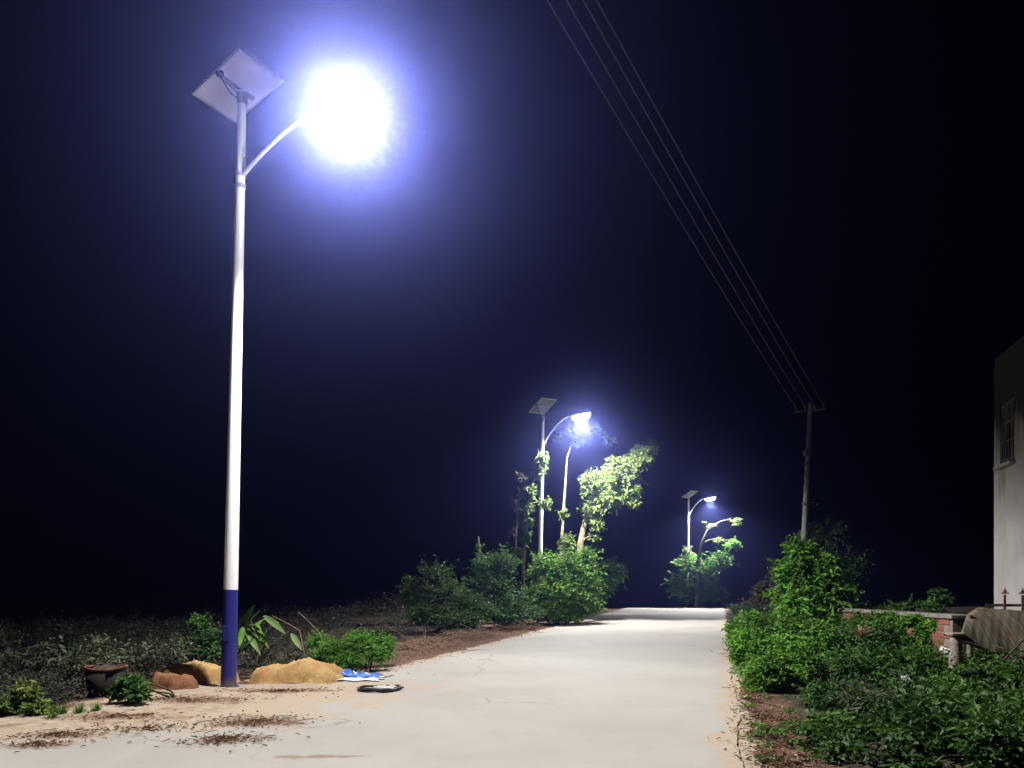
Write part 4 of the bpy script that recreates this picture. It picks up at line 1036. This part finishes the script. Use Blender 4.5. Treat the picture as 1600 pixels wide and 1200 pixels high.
o = crumple('cloth_scrap', 'pale limp scrap lying at the road edge below the lit shrub', 'scrap', (.0, 0, 0), (1.0, .35), M['pale_cloth'], 21, 26, 10, .05, -.1, .22); g_ = gp(866, 971); o.location = (g_.x, g_.y, .02)
shrub('low greyish weed at the verge left of the pale scrap', (.0, 22.6), at_clumps([(812, 962, 22.4, 26, 12, .5, .6), (838, 955, 22.6, 20, 14, .5, .5)]), 90, .07, M['leaf_bluegreen'], name='weed', cat='weed')

def tree(label, path, rads, clumps, per, L, m, bark='bark_pale', name='sapling', cat='tree', twigs=True, group=None, **kw):
    pts = [at(x, y, Yq) for x, y, Yq in path]; base = Vector((pts[0].x, pts[0].y, gz(pts[0].x, pts[0].y)))
    root = empty(name, base, label, cat, group)
    mb = MB(); full = [Vector((0, 0, -.05))]+[p-base for p in pts[1:]]
    mb.tube(full, rads, 10); mb.build('trunk', M[bark], root)
    cl = at_clumps(clumps)
    f, tw = foliage('crown', root, cl, int(per*1.9), L, m, origin=tuple(base), floor=False, **kw)
    mb = MB()
    for c, r_, w in cl:
        cv = Vector(c)-base; j = min(range(1, len(full)), key=lambda k: (full[k]-cv).length+(5 if full[k].z > cv.z+.2 else 0)); branch_tubes(mb, full[j], [cv], rads[j]*.55, (0, 0, 0), .05)
    for s_, e_ in tw[::2]: mb.tube([Vector(s_)-base, Vector(e_)-base], [.007, .003], 3, False)
    mb.build('branches', M[bark], root)['kind'] = 'stuff'
    return root
tree('slim sapling with leafy tufts just left of the second street lamp', [(816, 975, 25.0), (818, 880, 25), (822, 830, 25), (824, 790, 25), (832, 755, 25.1), (846, 712, 25.2)], [.07, .05, .045, .035, .025, .01],
     [(826, 768, 25, 15, 16, .35, 1.1), (820, 792, 25, 15, 12, .3, .8), (822, 815, 25, 17, 10, .3, .8), (846, 722, 25.1, 9, 17, .25, 1.0), (838, 740, 25.1, 15, 8, .25, .6), (852, 785, 24.9, 12, 12, .25, .35), (820, 838, 25, 12, 10, .25, .4), (812, 860, 25, 12, 8, .25, .3)], 60, .105, M['leaf_yellow'], droop=.5)
tree('thin dark sapling with a few ragged leaves, left of the slim leafy one', [(806, 975, 24.6), (805, 900, 24.6), (806, 850, 24.6), (808, 800, 24.6), (812, 770, 24.6)], [.04, .03, .025, .018, .01],
     [(802, 830, 24.6, 9, 12, .2, .25), (806, 790, 24.6, 10, 16, .2, .3), (814, 745, 24.6, 10, 10, .2, .25)], 30, .08, M['leaf_drab'], bark='bark')
tree('pale bare trunk right of the second lamp pole, leaves only around the lamp', [(874, 975, 27), (876, 870, 27), (880, 800, 27), (883, 760, 27), (886, 715, 27), (896, 684, 27)], [.075, .06, .05, .035, .02, .01],
     [(888, 674, 27.0, 20, 9, .3, .28), (872, 682, 27.0, 12, 7, .3, .2), (934, 674, 27.0, 12, 9, .3, .35), (950, 686, 27.0, 12, 9, .2, .35), (905, 690, 27, 18, 5, .3, .2), (885, 845, 27, 18, 18, .35, .5), (880, 800, 27, 8, 12, .2, .12)], 75, .10, M['leaf_yellow'], droop=.5)
tree('leaning tree with a broad bright crown spreading right over the road', [(904, 975, 27), (905, 880, 27), (907, 848, 27), (914, 815, 27), (925, 775, 26.9), (955, 750, 26.8), (990, 722, 26.8)], [.13, .12, .11, .09, .07, .05, .02],
     [(922, 755, 26.9, 18, 26, .5, 1.0), (925, 790, 26.9, 18, 18, .5, .8), (950, 745, 26.8, 24, 22, .6, 1.3), (958, 775, 26.7, 26, 18, .6, 1.1), (982, 735, 26.8, 26, 24, .6, 1.4), (985, 765, 26.8, 22, 14, .5, .8), (1005, 708, 26.8, 22, 20, .6, 1.1), (1018, 700, 26.9, 12, 16, .5, .6), (932, 820, 26.8, 14, 12, .4, .45), (990, 788, 26.6, 12, 7, .3, .2), (930, 838, 26.7, 10, 6, .3, .15), (960, 720, 26.9, 16, 10, .4, .5)], 95, .115, M['leaf_yellow'], name='tree', droop=.5)
tree('faint short grey trunk poking up out of the dim shrubs', [(748, 975, 24), (747, 900, 24), (748, 862, 24), (747, 838, 24)], [.07, .06, .05, .03], [(748, 878, 24, 16, 8, .4, .3), (750, 850, 24, 10, 8, .4, .15)], 30, .08, M['leaf_dark'], bark='bark')
# far shrub with sapling below the third lamp
shrub('far shrub on a mound at the end of the road, below the farthest lamp', (10.9, 47.0), at_clumps([
    (1075, 880, 46.8, 28, 22, 1.2, .7), (1105, 895, 46.8, 28, 24, 1.2, 1.0), (1090, 925, 46.8, 42, 20, 1.2, 1.1), (1125, 875, 46.8, 24, 20, 1.2, .7), (1145, 850, 46.8, 14, 10, .8, .4), (1060, 910, 46.8, 24, 24, 1., .7), (1120, 925, 46.8, 24, 18, 1., .6)]), 100, .15, M['leaf_green'], r0=.05, stem='bark')
tree('curved pale sapling beside the farthest lamp pole', [(1088, 948, 46.6), (1090, 880, 46.6), (1096, 850, 46.6), (1106, 828, 46.6), (1125, 815, 46.6)], [.11, .09, .08, .06, .03],
     [(1150, 815, 46.6, 11, 6, .4, .3), (1112, 820, 46.6, 10, 6, .4, .12), (1122, 843, 46.6, 12, 5, .4, .12), (1076, 858, 46.6, 10, 10, .4, .2)], 60, .14, M['leaf_yellow'])
print('tris', sum(len(o.data.polygons)*2 for o in scene.objects if o.type == 'MESH'))
